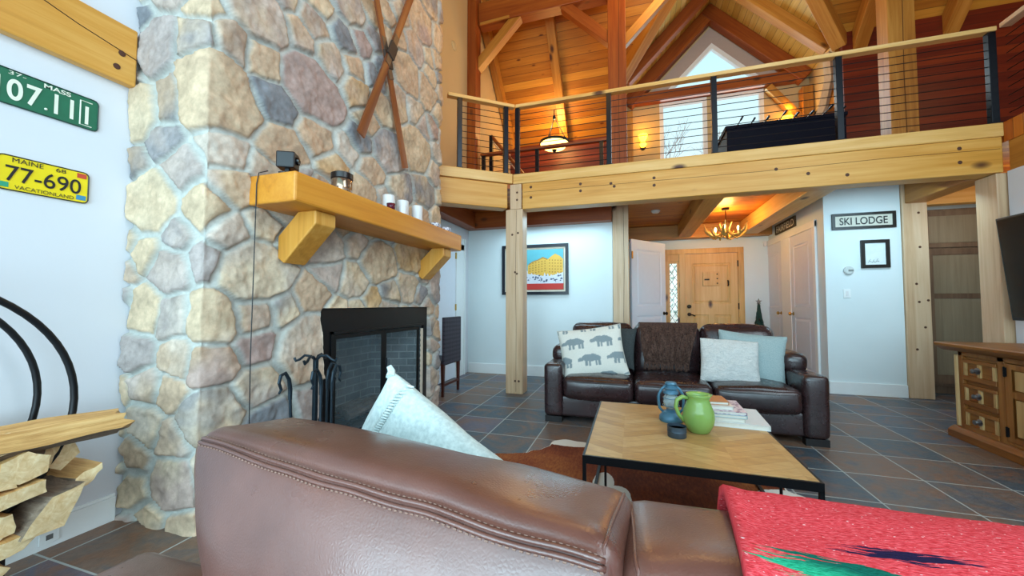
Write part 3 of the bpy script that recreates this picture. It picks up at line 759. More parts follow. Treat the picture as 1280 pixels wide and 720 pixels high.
# ---- crossed skis
def ski(label, y0, z0, y1, z1, x):
    p0 = Vector((x, y0, z0)); p1 = Vector((x, y1, z1)); d = p1-p0; L = d.length; a = math.atan2(d.z, d.y)
    e = bpy.data.objects.new('wooden_ski', None); COL.objects.link(e); tag(e, label, 'ski', 'crossed antique skis')
    M = Matrix(((0, 0, 1), (math.cos(a), -math.sin(a), 0), (math.sin(a), math.cos(a), 0))).to_4x4(); M.translation = p0; e.matrix_world = M
    m = MB()
    def w(t): return .042-.008*math.sin(PI*t) if t < .9 else .042*math.sqrt(max(0, 1-((t-.9)/.1)**2))+.003
    n = 40
    for k in range(n):
        pass
    top = lambda u, v: (u*L, (v*2-1)*w(u), .016+.004*(1-(v*2-1)**2)+(.0 if u < .88 else 2.2*(u-.88)**2))
    bot = lambda u, v: (u*L, (v*2-1)*w(u), 0+(.0 if u < .88 else 2.2*(u-.88)**2))
    m.grid(top, n, 6); m.grid(bot, n, 6, True)
    for s_ in (0, 1): m.grid(lambda u, v, s_=s_: tuple(Vector(top(u, s_)).lerp(Vector(bot(u, s_)), v)), n, 1, s_ == 0)
    m.grid(lambda u, v: tuple(Vector(top(0, u)).lerp(Vector(bot(0, u)), v)), 6, 1)
    m.build('blade', W_SKI, e, ang=.7)
    return e, L
LTH = plain('old leather strap', '#3a2a20', .7)
for lb, a, x in (('old brown ski leaning up to the right on the chimney', (2.51, 2.56, 3.40, 4.72), -2.075), ('old brown ski leaning up to the left on the chimney', (3.19, 2.52, 2.47, 4.56), -2.105)):
    e, L = ski(lb, *a, x)
    m = MB(); m.box(.40*L, .47*L, -.048, .048, .012, .034); m.build('toe_strap', LTH, e, bevel=.004)
    m = MB(); m.box(.36*L, .52*L, -.03, .03, .018, .024); m.build('binding_plate', plain('worn metal', '#6a5c50', .5, .6), e)
# ---- fire tools
e = thing('fire_tool_stand', 'black wrought iron stand for the fire tools beside the hearth', 'tool stand', (-1.90, 1.93, 0))
m = MB(); m.lathe([(0, 0), (.11, 0), (.12, .01), (.11, .022), (.02, .035), (0, .035)], 24); m.build('base', IRON, e, ang=.6)
m = MB(); m.box(-.012, .012, -.012, .012, .03, .86); m.build('pole', IRON, e, bevel=.002)
for a in (0.3, 1.57+.3, PI+.3, -1.27):
    m = MB(); c_, s_ = math.cos(a), math.sin(a)
    m.tube([(c_*r, s_*r, z) for r, z in ((.0, .84), (.03, .87), (.07, .875), (.10, .85), (.125, .84), (.135, .86))], .008, 8); m.build('hook', IRON, e)
def tool(label, dx, dy, kind, lean=(0, 0), nm='fire_tool'):
    e = thing(nm, label, 'fire tool', (-1.90+dx, 1.93+dy, 0), 0, 'fire tools by the hearth')
    m = MB(); m.tube([(0, 0, .14), (lean[0], lean[1], .66)], .0085, 8); m.build('shaft', IRON, e)
    x, y = lean; sgn = 1 if dy >= 0 else -1
    m = MB(); m.tube([(x, y, .64), (x, y, .70), (x, y+sgn*.01, .76), (x, y+sgn*.035, .80), (x, y+sgn*.065, .79), (x, y+sgn*.075, .75), (x, y+sgn*.06, .71), (x, y+sgn*.075, .69)], [.011, .012, .011, .01, .01, .009, .008, .006], 8); m.build('handle', IRON, e)
    m = MB()
    if kind == 'brush': m.lathe([(0, .04), (.045, .04), (.04, .12), (.018, .15), (0, .15)], 16)
    elif kind == 'shovel':
        m.grid(lambda u, v: ((u-.5)*.11, .012*math.cos((u-.5)*PI), .04+.13*v), 6, 4); m.grid(lambda u, v: ((u-.5)*.11, .008+.012*math.cos((u-.5)*PI), .04+.13*v), 6, 4, True)
    elif kind == 'poker': m.tube([(0, 0, .15), (0, 0, .05), (.0, .03, .07), (0, .045, .11)], [.008, .007, .006, .003], 7)
    else:
        for q in (-1, 1): m.tube([(q*.004, 0, .15), (q*.03, 0, .10), (q*.012, 0, .04)], .006, 6)
    m.build('head', IRON, e)
tool('broom of the fire tools, thick dark shaft at center of the stand', .075, -.03, 'brush')
tool('ash shovel of the fire tools, hanging at the stand side facing the room', .06, .075, 'shovel')
tool('log tongs of the fire tools, nearest the fireplace opening', -.02, .12, 'tongs')
tool('iron poker leaning left of the tool stand', -.01, -.14, 'poker', (.0, -.035))

# ================================================================== LEFT WALL
def plate(nm, label, y0, y1, z0, z1, base, rim, x=XL+.004, tilt=0):
    e = thing(nm, label, 'license plate', (x, (y0+y1)/2, (z0+z1)/2), PI/2, 'old license plates on the left wall')
    w, h = y1-y0, z1-z0; m = MB(); r = .02
    pts = []
    for cx, cy, a0 in ((w/2-r, -h/2+r, -90), (w/2-r, h/2-r, 0), (-w/2+r, h/2-r, 90), (-w/2+r, -h/2+r, 180)):
        pts += [(cx+r*math.cos(math.radians(a0+k*30)), cy+r*math.sin(math.radians(a0+k*30))) for k in range(4)]
    m.prism(pts, lambda u, v, t: (u, t, v), -.004, 0); m.build('panel', base, e)
    m = MB(); m.tube([(u*.985, -.005, v*.975) for u, v in pts], .003, 6, closed=True); m.build('rim', rim, e)
    return e, w, h
GRN = plain('dark green enamel', '#1d6a4c', .4, 0, .15, 20); PW = plain('pale cream paint', '#e8ead8', .5)
e, w, h = plate('green_license_plate', 'dark green old license plate with pale figures above the yellow plate', .862, 1.268, 2.128, 2.297, GRN, plain('dark rim', '#123a30', .4))
for s_, x in (('1', -.145), ('0', -.093), ('7', -.032), ('1', .042), ('1', .098)):
    text(s_, .1, PW, e, (x, -.005, -.008), .05 if s_ in '07' else .014, name='numeral', bold=.02)
text('1', .095, PW, e, (.155, -.005, -.012), .014, name='numeral', bold=.02)
m = MB(); m.ball((.008, -.006, -.05), .006, 8); m.build('dot', PW, e)
text('37-', .018, PW, e, (-.088, -.006, .068), .055); text('MASS', .022, PW, e, (.045, -.006, .064), .095, bold=.02)
for x, a in ((.13, 1), (-.165, -1)):
    m = MB(); m.tube([(x+a*.045, -.006, .06), (x, -.006, .06), (x, -.006, -.068), (x+a*.045, -.006, -.068)], .003, 5); m.build('bracket_mark', PW, e)
YEL = plain('yellow enamel', '#f0d412', .4, 0, .1); INK = plain('black ink', '#14141a', .5)
e, w, h = plate('yellow_license_plate', 'yellow old license plate with black figures on the left wall', .928, 1.242, 1.728, 1.893, YEL, plain('black rim', '#2a2a20', .4))
text('77-690', .075, INK, e, (-.002, -.006, -.002), .255, bold=.005)
text('MAINE', .022, INK, e, (-.06, -.006, .062), .1); text('68', .02, INK, e, (.05, -.006, .062), .036)
text('VACATIONLAND', .018, INK, e, (0, -.006, -.063), .2)
for c_, x, z, n_ in (('#c8442c', .128, .06, 'red_sticker'), ('#2c9c78', -.135, -.058, 'green_sticker'), ('#3a8ab0', .128, -.055, 'blue_sticker')):
    m = MB(); m.box(x-.018, x+.018, -.006, -.004, z-.012, z+.012); q = m.build('sticker', plain(n_, c_, .5), e); q['label'] = n_.replace('_', ' ') + ' on the plate'
e = thing('wall_outlet', 'white outlet plate set low in the baseboard behind the firewood', 'outlet', (XL+.02, 1.15, .075), PI/2)
m = MB(); m.box(-.035, .035, -.006, 0, -.05, .05); m.build('plate', TRIM, e, bevel=.002)
for z in (-.02, .02):
    m = MB(); m.box(-.012, .012, -.008, -.005, z-.012, z+.012); m.build('socket', plain('outlet grey', '#6a6a6a', .5), e)
# ---- log rack
RC, RR = (.515, .78), .53
e = thing('log_rack', 'round black hoop log rack on legs by the left wall', 'log rack', (-2.47, RC[0], 0))
for x, n_ in ((.11, 'front'), (-.17, 'rear')):
    m = MB(); m.tube([(x, RR*math.cos(a*2*PI/64), RC[1]+RR*math.sin(a*2*PI/64)) for a in range(64)], .0135, 8, closed=True); m.build('hoop', BLACK, e, True)
    for sgn in (-1, 1):
        m = MB(); m.tube([(x, sgn*.34, .02), (x, sgn*.34, .31)], .016, 8); m.lathe([(0, 0), (.02, 0), (.02, .02), (0, .02)], 10, (x, sgn*.34, 0)); m.build('leg', BLACK, e)
for a in (-2.6, -2.1, -1.57, -1.0, -.55, PI-.05):
    m = MB(); m.tube([(-.17, RR*math.cos(a), RC[1]+RR*math.sin(a)), (.11, RR*math.cos(a), RC[1]+RR*math.sin(a))], .009, 6); m.build('crossbar', BLACK, e)
def endgrain():
    t = NT('log end grain', .8); x = t.coord(); n = t.noise(t.mapping(x, (3, 30, 30)), 1, 5, .6, 1.2); n2 = t.noise(x, 9, 3)
    t.col(t.mix(1, t.ramp(n, [(.3, '#d2ac78'), (.6, '#ecd2a4'), (.8, '#f6e6c6')]), t.ramp(n2, [(.3, .8), (.7, 1.05)]), 'MULTIPLY')); t.bump(n, .4, .006); return t.m
def splitm():
    t = NT('split log face', .8); x = t.coord(); n = t.noise(t.mapping(x, (2.5, 40, 40)), 1, 5, .65, .6); t.col(t.ramp(n, [(.3, '#a87438'), (.55, '#d8a868'), (.8, '#ecc88c')])); t.bump(n, .5, .01); return t.m
def barkm():
    t = NT('log bark', .9); x = t.coord(); n = t.noise(t.mapping(x, (8, 30, 30)), 1, 6, .7, .8); t.col(t.ramp(n, [(.3, '#4e4038'), (.55, '#86725f'), (.8, '#a8988a')])); t.bump(n, .8, .012); return t.m
LM = [endgrain(), splitm(), barkm()]
LG = 'split firewood in the hoop rack'
def log(label, c, L, pts, bark, d=(1, 0, 0), roll=0, taper=1.0, seed=0, rag=.0):
    """split billet; pts = cross-section (y,z) polygon, bark = indices of edges that carry bark"""
    d = Vector(d).normalized(); Y = Vector((0, 0, 1)).cross(d).normalized(); Z = d.cross(Y)
    o_ = MB(); n = len(pts); ns = 10; sub = 3
    ring = []
    for i in range(n):
        p, q = Vector(pts[i]), Vector(pts[(i+1) % n])
        for k in range(sub): ring.append((p.lerp(q, k/sub), i))
    N = len(ring); vs = []
    for a in range(ns+1):
        t = a/ns; sc = 1+(taper-1)*t
        for p, i in ring:
            nz = noise.noise_vector(Vector((t*3+seed, p.x*14, p.y*14+seed)))
            x = -L/2+L*t + (rag*noise.noise(Vector((p.x*40, p.y*40, seed))) if a in (0, ns) else 0)
            vs.append((x, p.x*sc+nz.y*.008+.012*noise.noise(Vector((t*2.3, seed, 1))), p.y*sc+nz.z*.008+.012*noise.noise(Vector((t*2.3, seed, 5)))))
    for a in range(ns):
        for k in range(N):
            o_.mi = 2 if ring[k][1] in bark else 1
            o_.f.append((a*N+k, a*N+(k+1) % N, (a+1)*N+(k+1) % N, (a+1)*N+k)); o_.fm.append(o_.mi)
    o_.v = vs
    o_.f += [tuple(range(N-1, -1, -1)), tuple(ns*N+k for k in range(N))]; o_.fm += [0, 0]
    ob = o_.build('firewood_log', LM, ang=.5)
    M = Matrix((d, Y, Z)).transposed().to_4x4() @ Matrix.Rotation(roll, 4, 'X'); M.translation = Vector(c); ob.matrix_world = M
    tag(ob, label, 'log', LG); return ob
W = lambda r, k=3, a0=0, s=1: [(r*math.cos(a0+2*PI*i/k), s*r*math.sin(a0+2*PI*i/k)) for i in range(k)]
log('long splintered log lying across the top of the stack', (-2.30, .945, .665), .43, [(-.07, -.02), (-.01, -.075), (.08, -.02), (.06, .05), (-.05, .055)], [0], (.16, .95, .0), .2, .8, 1, .10)
log('fat six-sided log end just under the top splintered log', (-2.47, .865, .555), .42, W(.075, 6, .3, .85), [4, 5], (1, .03, 0), .1, 1, 2, .01)
log('wedge log at the left edge directly above the six-sided end', (-2.47, .79, .655), .40, [(-.07, -.03), (.06, -.035), (.05, .04), (-.06, .05)], [3], (1, .0, 0), .2, 1, 3, .01)
log('grey bark covered log behind the six-sided end', (-2.53, 1.0, .555), .36, W(.07, 5, .6), [0, 1, 2, 3, 4], (1, .05, 0), .4, 1, 4, .01)
log('small quarter log left below the six-sided end', (-2.47, .80, .525), .42, [(-.07, -.03), (.055, -.035), (.05, .01), (0, .04), (-.07, .045)], [2], (1, 0, 0), 0, 1, 5, .01)
log('flat board-like split log in the middle of the stack', (-2.46, .835, .455), .44, [(-.09, -.03), (.085, -.02), (.085, .03), (-.09, .028)], [], (1, .02, 0), .12, 1, 6, .004)
log('big triangular split log with bark on top, right in the stack', (-2.46, .945, .36), .46, [(-.10, -.065), (.02, -.075), (.085, .075), (-.02, .06)], [2, 3], (1, .04, 0), 0, 1, 7, .02)
log('thin splintered log poking out at the right of the stack', (-2.5, 1.055, .425), .40, [(-.07, -.05), (.03, -.02), (.09, .045), (-.03, .02)], [3], (1, .06, .02), .15, .8, 8, .05)
log('ragged split log at the left above the lowest boards', (-2.47, .80, .36), .42, W(.06, 5, .2), [1], (1, 0, 0), .5, 1, 9, .03)
log('narrow wedge log near the bottom, pointing right', (-2.46, .835, .285), .44, [(-.08, -.035), (.03, -.03), (.085, .022), (-.06, .03)], [0], (1, 0, 0), 0, 1, 10, .01)
log('pale log end at the bottom left corner of the stack', (-2.46, .77, .225), .44, [(-.1, -.03), (.04, -.04), (.07, -.005), (.0, .035), (-.09, .03)], [0], (1, 0, 0), -.1, 1, 11, .01)
log('log at the far left in the middle row', (-2.47, .70, .60), .42, W(.06, 4, .2), [0], (1, 0, 0), .2, 1, 12, .01)
log('log at the far left beside the flat board-like log', (-2.47, .68, .47), .42, W(.06, 5, .7), [1], (1, 0, 0), .2, 1, 13, .01)
log('log at the far left in the lower row', (-2.47, .67, .34), .42, W(.06, 5, .4), [2], (1, 0, 0), .2, 1, 14, .01)
# ---- dark woven chair past the chimney
def wovenm():
    t = NT('dark woven cane', .6); x = t.coord(); s = t.sep(x)
    c = t.n.new('ShaderNodeTexChecker'); t.L(t.mapping(x, (1, 1, 1), rot=(PI/4, 0, 0)), c.inputs[0]); c.inputs['Scale'].default_value = 26
    c.inputs['Color1'].default_value = lin('#241f2c'); c.inputs['Color2'].default_value = lin('#3c3644'); t.col(c.outputs[0]); t.bump(c.outputs[1], .6, .006); return t.m
e = thing('woven_chair', 'dark woven dining chair with mahogany legs beyond the chimney corner', 'chair', (-2.50, 4.68, 0))
m = MB(); m.box(.15, .19, -.24, .26, .40, 1.02); m.build('backrest', wovenm(), e, bevel=.01)
m = MB(); m.box(-.24, .18, -.24, .26, .40, .46); m.build('seat', wovenm(), e, bevel=.01)
for x, y in ((.16, -.22), (.16, .23), (-.2, -.22), (-.2, .23)):
    m = MB(); m.add([(x-.022, y-.022, .42), (x+.022, y-.022, .42), (x+.022, y+.022, .42), (x-.022, y+.022, .42), (x-.014, y-.014, 0), (x+.014, y-.014, 0), (x+.014, y+.014, 0), (x-.014, y+.014, 0)], [(0, 1, 2, 3), (7, 6, 5, 4), (0, 4, 5, 1), (1, 5, 6, 2), (2, 6, 7, 3), (3, 7, 4, 0)]); m.build('leg', W_DARK, e)
m = MB(); m.box(.15, .175, -.22, .23, .13, .16); m.build('stretcher', W_DARK, e)
# ---- white door in the left wall beyond the chimney
e = thing('door_3', None, None, (XL, 5.3, 0), PI/2); struct(e)
m = MB()
m.box(.37, .66, -.03, 0, 0, 2.2); m.box(-.7, .66, -.03, 0, 2.1, 2.3); m.box(.66, .70, -.045, 0, 0, 2.3); m.build('door_casing', TRIM, e, bevel=.004)
m = MB(); m.box(-.55, .355, -.022, -.004, .01, 2.1); m.build('door_leaf', DOORW, e, bevel=.004)
for z in (.3, 1.14, 1.98):
    m = MB(); m.box(.335, .375, -.034, -.02, z-.05, z+.05); m.build('hinge', BRASS, e)
# ================================================================== ENTRY HALL
def panel_door(m, x0, x1, z0, z1, panels, y=0, t=.04, inset=.008, arch=None):
    """slab in local xz, facing -y, with raised panels"""
    m.poly([(x0, z0), (x1, z0), (x1, z1), (x0, z1)], [[(a, c), (b, c), (b, d), (a, d)] for a, b, c, d in panels], lambda u, v: (u, y, v))
    m.box(x0, x1, y+inset, y+t, z0, z1)
    m.add([(x0, y, z0), (x0, y, z1), (x0, y+t, z1), (x0, y+t, z0)], [(0, 1, 2, 3)]); m.add([(x1, y, z0), (x1, y, z1), (x1, y+t, z1), (x1, y+t, z0)], [(0, 1, 2, 3)])
    m.add([(x0, y, z1), (x1, y, z1), (x1, y+t, z1), (x0, y+t, z1)], [(0, 1, 2, 3)])
    for a, b, c, d in panels:
        k, q = .035, .05
        o = [(a, c), (b, c), (b, d), (a, d)]; i1 = [(a+k, c+k), (b-k, c+k), (b-k, d-k), (a+k, d-k)]
        vs = [(u, y, v) for u, v in o] + [(u+(.012 if u == a else -.012), y+inset, v+(.012 if v == c else -.012)) for u, v in o] + [(u, y+inset, v) for u, v in i1] + [(u+(.02 if u < (a+b)/2 else -.02), y+.001, v+(.02 if v < (c+d)/2 else -.02)) for u, v in i1]
        fs = [(i, (i+1) % 4, 4+(i+1) % 4, 4+i) for i in range(4)] + [(8+i, 8+(i+1) % 4, 12+(i+1) % 4, 12+i) for i in range(4)] + [(12, 13, 14, 15)]
        m.add(vs, fs)
def knob(m, x, y, z, r=.028): m.lathe([(0, -.002), (r, -.002), (r, .004), (.010, .010), (.010, .03), (r*.9, .04), (r, .052), (r*.7, .066), (0, .068)], 14, (x, y, z), Matrix.Rotation(PI/2, 3, 'X'))
# front door with sidelight
e = thing('door_1', None, None, (1.0, 8.4, 0)); struct(e)
m = MB()
m.box(-.37, -.305, -.03, .04, 0, 2.28); m.box(-.09, .02, -.03, .04, 0, 2.28); m.box(.965, 1.07, -.03, .04, 0, 2.28); m.box(-.37, 1.07, -.032, .04, 2.2, 2.3)
m.box(-.305, -.09, -.02, .03, 2.06, 2.2); m.box(-.305, -.09, -.02, .03, 0.0, .24)
m.build('door_frame', W_DOOR[2], e, bevel=.005)
m = MB()
panel_door(m, .022, .963, .01, 2.195, [(.15, .44, .15, .98), (.54, .83, .15, .98), (.15, .83, 1.2, 2.0)], y=-.005)
d = m.build('door_leaf', W_DOOR[2], e)
m = MB(); m.box(.34, .64, -.03, -.005, 1.55, 1.83); q = m.build('speakeasy_door', W_DOOR[2], e, bevel=.006)
m = MB(); m.box(.37, .46, -.04, -.028, 1.66, 1.69)
m.build('latch', BRONZE, e, bevel=.003)
for z in (1.6, 1.69, 1.78):
    m = MB(); m.lathe([(0, 0), (.014, 0), (.01, .01), (0, .012)], 10, (.60, -.03, z), Matrix.Rotation(PI/2, 3, 'X')); m.build('stud', BRONZE, e)
m = MB(); m.tube([(.79, -.015, 1.55), (.79, -.045, 1.57), (.79, -.045, 1.63), (.79, -.015, 1.65)], .014, 8); m.build('knocker', BRONZE, e)
m = MB(); knob(m, .085, -.006, 1.14, .038); m.build('deadbolt', BRONZE, e)
m = MB(); knob(m, .085, -.006, .985, .034); m.tube([(.085, -.06, .985), (.14, -.065, .975), (.19, -.06, .95)], .011, 8); m.build('lever_handle', BRONZE, e)
for z in (.35, 1.15, 1.98):
    m = MB(); m.box(.955, .975, -.035, -.02, z-.06, z+.06); m.build('hinge', BRONZE, e)
def leaded():
    t = NT('leaded glass', .1); x = t.coord(); s = t.sep(x)
    a = t.math('ABSOLUTE', t.math('SUBTRACT', t.math('FRACT', t.math('MULTIPLY', t.math('ADD', s[2], t.math('MULTIPLY', s[0], 1.6)), 5.5)), .5))
    b = t.math('ABSOLUTE', t.math('SUBTRACT', t.math('FRACT', t.math('MULTIPLY', t.math('SUBTRACT', s[2], t.math('MULTIPLY', s[0], 1.6)), 5.5)), .5))
    k = t.math('GREATER_THAN', t.math('MAXIMUM', a, b), .44)
    c = t.mix(k, t.ramp(t.noise(x, 16, 3), [(.35, '#6c8a80'), (.5, '#cfe4e0'), (.65, '#f4ffff')]), '#40484a')
    t.col(c); t.L(c, t.b.inputs['Emission Color']); t.b.inputs['Emission Strength'].default_value = .8; return t.m
m = MB(); m.box(-.30, -.095, .0, .012, .24, 2.06); m.build('sidelight_glass', leaded(), e)
m = MB(); m.poly([(-.305, .24), (-.09, .24), (-.09, 2.06), (-.305, 2.06)], [[(-.265, .29), (-.13, .29), (-.13, 2.01), (-.265, 2.01)]], lambda u, v: (u, -.012, v)); m.build('sidelight_frame', W_DOOR[2], e)
# open white door beside the post
e = thing('door_2', None, None, (-.02, 6.47, 0), math.atan2(.75, .58)); struct(e)
m = MB(); panel_door(m, .0, .92, .01, 2.25, [(.12, .80, .2, 1.0), (.12, .80, 1.16, 2.09)], y=-.02)
m.build('door_leaf', DOORW, e)
m = MB(); knob(m, .86, -.02, 1.03, .03); m.build('door_knob', BRONZE, e)
m = MB(); m.box(.0, .03, -.03, -.018, 1.93, 2.05); m.build('hinge', BRASS, e)
# closet double doors on the wall facing -x  (local x -> -y)
e = thing('door_4', None, None, (2.5, 7.45, 0), -PI/2); struct(e)
m = MB()
m.box(-1.17, -1.08, -.03, -.001, 0, 2.38); m.box(.95, 1.04, -.03, -.001, 0, 2.38); m.box(-1.17, 1.04, -.032, -.001, 2.29, 2.39); m.box(-.26, .13, -.028, -.001, 0, 2.29); m.build('door_casing', TRIM, e, bevel=.004)
for a, b in ((-1.08, -.26), (.13, .95)):
    m = MB(); panel_door(m, a, b, .01, 2.285, [(a+.12, b-.12, .2, .98), (a+.12, b-.12, 1.14, 2.12)], y=-.022, t=.02); d = m.build('door_leaf', DOORW, e)
    m = MB(); kx = b-.07 if a < 0 else a+.07; knob(m, kx, -.022, 1.035, .03); m.build('door_knob', BRASS, d)
# signs
def sign(nm, label, s_, loc, rz, w, h, frame, face, ink, tw, th, fw=.035):
    e = thing(nm, label, 'sign', loc, rz)
    m = MB(); m.poly(rect(-w/2, w/2, h/2, -h/2), [rect(-w/2+fw, w/2-fw, h/2-fw, -h/2+fw)], lambda u, v: (u, -.025, v))
    m.poly(rect(-w/2, w/2, h/2, -h/2), [], lambda u, v: (u, 0, v))
    for L in (rect(-w/2, w/2, h/2, -h/2), rect(-w/2+fw, w/2-fw, h/2-fw, -h/2+fw)):
        for i in range(4):
            p, q = L[i], L[(i+1) % 4]; m.add([(p[0], -.025, p[1]), (q[0], -.025, q[1]), (q[0], 0, q[1]), (p[0], 0, p[1])], [(0, 1, 2, 3)])
    m.build('frame', frame, e)
    m = MB(); m.box(-w/2+fw*.9, w/2-fw*.9, -.013, -.003, -h/2+fw*.9, h/2-fw*.9); m.build('board', face, e)
    if s_: text(s_, th, ink, e, (0, -.0155, 0), tw, bold=.012)
    return e
FRM = plain('black frame', '#1c1814', .4); PAPER = plain('off white board', '#d8d6c8', .7)
sign('lodge_sign', 'framed black and white SKI LODGE sign on the wall right of the closet', 'SKI LODGE', (2.93, 6.198, 2.298), 0, .69, .215, FRM, PAPER, INK, .52, .098)
sign('name_sign', 'dark wooden FAIRFIELD sign with pale letters above the closet doors', 'FAIRFIELD', (2.498, 7.53, 2.515), -PI/2, .88, .17, plain('dark sign wood', '#4a3c24', .6), plain('dark sign board', '#4a3f2a', .6), plain('cream paint', '#fff6d8', .5), .76, .11, .015)
e = sign('framed_drawing', 'small black framed white drawing below the SKI LODGE sign', None, (3.045, 6.198, 1.852), 0, .305, .37, FRM, plain('drawing paper', '#e2ecec', .8), INK, 0, 0, .042)
m = MB()
for x, z in ((-.06, -.10), (-.02, -.105), (.02, -.095)):
    m.tube([(x-.018, -.015, z-.012), (x, -.015, z+.004), (x+.018, -.015, z-.01)], .003, 5); m.tube([(x-.01, -.015, z+.008), (x, -.015, z+.02), (x+.008, -.015, z+.03)], .002, 5)
m.build('sketch', plain('pencil grey', '#8a9290', .8), e)
e = thing('thermostat', 'small round white thermostat left of the framed drawing', 'thermostat', (2.755, 6.198, 1.64))
m = MB(); m.lathe([(0, .03), (.045, .028), (.055, .02), (.058, 0), (0, 0)], 24, (0, 0, 0), Matrix.Rotation(PI/2, 3, 'X')); m.build('body', plain('pale plastic', '#cfd6d4', .4), e, ang=.6)
m = MB(); m.box(-.012, .042, -.034, -.027, -.012, .012); m.build('display', plain('grey lcd', '#8a908c', .3), e)
e = thing('light_switch', 'white light switch plate below the thermostat', 'light switch', (2.73, 6.198, 1.335))
m = MB(); m.box(-.04, .04, -.008, 0, -.06, .06); m.build('plate', TRIM, e, bevel=.002)
m = MB(); m.box(-.014, .014, -.014, -.006, -.03, .03); m.build('rocker', WHITE, e)
e = thing('smoke_detector', 'round white smoke detector on the plank ceiling', 'smoke detector', (.39, 6.77, 2.758))
m = MB(); m.lathe([(0, -.045), (.05, -.042), (.07, -.02), (.072, 0), (0, 0)], 24); m.build('housing', WHITE, e, ang=.6)
e = thing('wall_speaker', 'small round cream wall fitting high on the left gallery wall', 'wall fitting', (XL+.002, 5.57, 5.46), PI/2)
m = MB(); m.lathe([(0, .03), (.05, .028), (.075, .012), (.08, 0), (0, 0)], 20, (0, 0, 0), Matrix.Rotation(PI/2, 3, 'X')); m.build('housing', plain('cream plastic', '#cdb988', .4), e, ang=.6)
e = thing('corner_sensor', 'small white motion sensor in the far corner above the entry', 'sensor', (2.43, 8.39, 2.34))
m = MB(); m.box(-.03, .03, -.04, 0, -.05, .05); m.build('housing', WHITE, e, bevel=.008)
# framed vintage poster (generic mountain hotel scene)
e = thing('framed_poster', 'black framed travel poster of a yellow hotel in snow behind the slender post', 'poster', (-1.555, 6.198, 1.767))
w, h, fw = 1.14, .84, .05
m = MB(); m.poly(rect(-w/2, w/2, h/2, -h/2), [rect(-w/2+fw, w/2-fw, h/2-fw, -h/2+fw)], lambda u, v: (u, -.03, v))
for L in (rect(-w/2, w/2, h/2, -h/2), rect(-w/2+fw, w/2-fw, h/2-fw, -h/2+fw)):
    for i in range(4):
        p, q = L[i], L[(i+1) % 4]; m.add([(p[0], -.03, p[1]), (q[0], -.03, q[1]), (q[0], 0, q[1]), (p[0], 0, p[1])], [(0, 1, 2, 3)])
m.build('frame', plain('navy black frame', '#141c28', .35), e)
m = MB(); m.box(-w/2+fw*.8, w/2-fw*.8, -.006, -.002, -h/2+fw*.8, h/2-fw*.8); m.build('mat_board', plain('cream mat', '#e6dccb', .8), e)
pm = [plain('poster sky', '#5fb0bc', .6, var=.15, vs=3), plain('poster hotel', '#e0b04a', .6, var=.1), plain('poster snow', '#d9dbe4', .6), plain('poster red', '#c4342c', .6, var=.05), plain('poster shade', '#56607a', .6), plain('poster ochre', '#b5802e', .6), plain('poster frame line', '#a89878', .6)]
m = MB(); Y_ = -.008
def Q(mi, pts, dy=0): m.mi = mi; m.add([(u, Y_-dy, v) for u, v in pts], [tuple(range(len(pts)))])
Q(6, rect(-.495, .495, .345, -.345)); Q(0, rect(-.485, .485, .335, -.335), .0006)
Q(2, [(-.485, -.235), (.485, -.235), (.485, .02), (.40, .0), (.3, -.06), (.1, -.08), (-.1, -.04), (-.3, .12), (-.42, .2), (-.485, .16)], .0012)
B_ = lambda pts: [(.22+(u-.20)*1.3, .0+(v+.02)*1.35) for u, v in pts]
Q(1, B_([(-.06, -.07), (.20, -.11), (.20, .10), (.14, .12), (.08, .09), (.0, .07), (-.06, .03)]), .0018); Q(1, B_([(.20, -.11), (.40, -.06), (.40, .10), (.36, .14), (.30, .17), (.25, .14), (.20, .10)]), .0018)
Q(5, B_([(-.07, .03), (.0, .08), (.07, .10), (.14, .135), (.20, .11), (.20, .095), (.14, .115), (.0, .065)]), .0024)
for i in range(6):
    for j in range(5): Q(5, B_(rect(-.04+i*.04, -.025+i*.04, .06-j*.03+i*.006, .045-j*.03+i*.006)), .0024)
for i in range(5):
    for j in range(5): Q(5, B_(rect(.22+i*.036, .235+i*.036, .10-j*.036-i*.002, .085-j*.036-i*.002)), .0024)
for i in range(14): Q(2, [(-.30+i*.055, -.12-.02*(i % 3)), (-.27+i*.055, -.05-.015*(i % 4)), (-.24+i*.055, -.12-.02*(i % 2))], .0027)
rr = random.Random(3)
for i in range(46):
    x, z = rr.uniform(-.47, .47), rr.uniform(-.22, -.09); s_ = rr.uniform(.008, .022)
    Q(4, [(x-s_, z-s_*.5), (x+s_*.6, z-s_*.7), (x+s_, z+s_*.3), (x-s_*.3, z+s_*.8)], .003)
Q(3, rect(-.485, .485, -.235, -.335), .0036)
m.build('print', pm, e, normals=False)
# little tree in the corner by the closet
e = thing('small_fir_tree', 'slim artificial fir tree with a star top in the entry corner', 'tree', (2.17, 7.9, 0))
m = MB(); m.lathe([(0, 0), (.11, 0), (.13, .22), (.12, .22), (0, .20)], 16); m.build('pot', plain('brown pot', '#4a3426', .7), e)
m = MB(); m.tube([(0, 0, .2), (0, 0, 1.2)], .012, 6); m.build('trunk', W_DARK, e)
m = MB(); rr = random.Random(8)
for i in range(420):
    t = rr.random()**.8; z = .25+.95*t; r = .20*(1-t)+.02; a = rr.uniform(0, 2*PI); L = r*rr.uniform(.75, 1.1)
    c_, s_ = math.cos(a), math.sin(a); wd = .022
    m.add([(0, 0, z+.03), (c_*L*.6-s_*wd, s_*L*.6+c_*wd, z-.02), (c_*L, s_*L, z-.07*rr.random()-.03), (c_*L*.6+s_*wd, s_*L*.6-c_*wd, z-.02)], [(0, 1, 2, 3)])
m.build('foliage', plain('dark fir green', '#254a40', .8, var=.4, vs=30), e, normals=False)
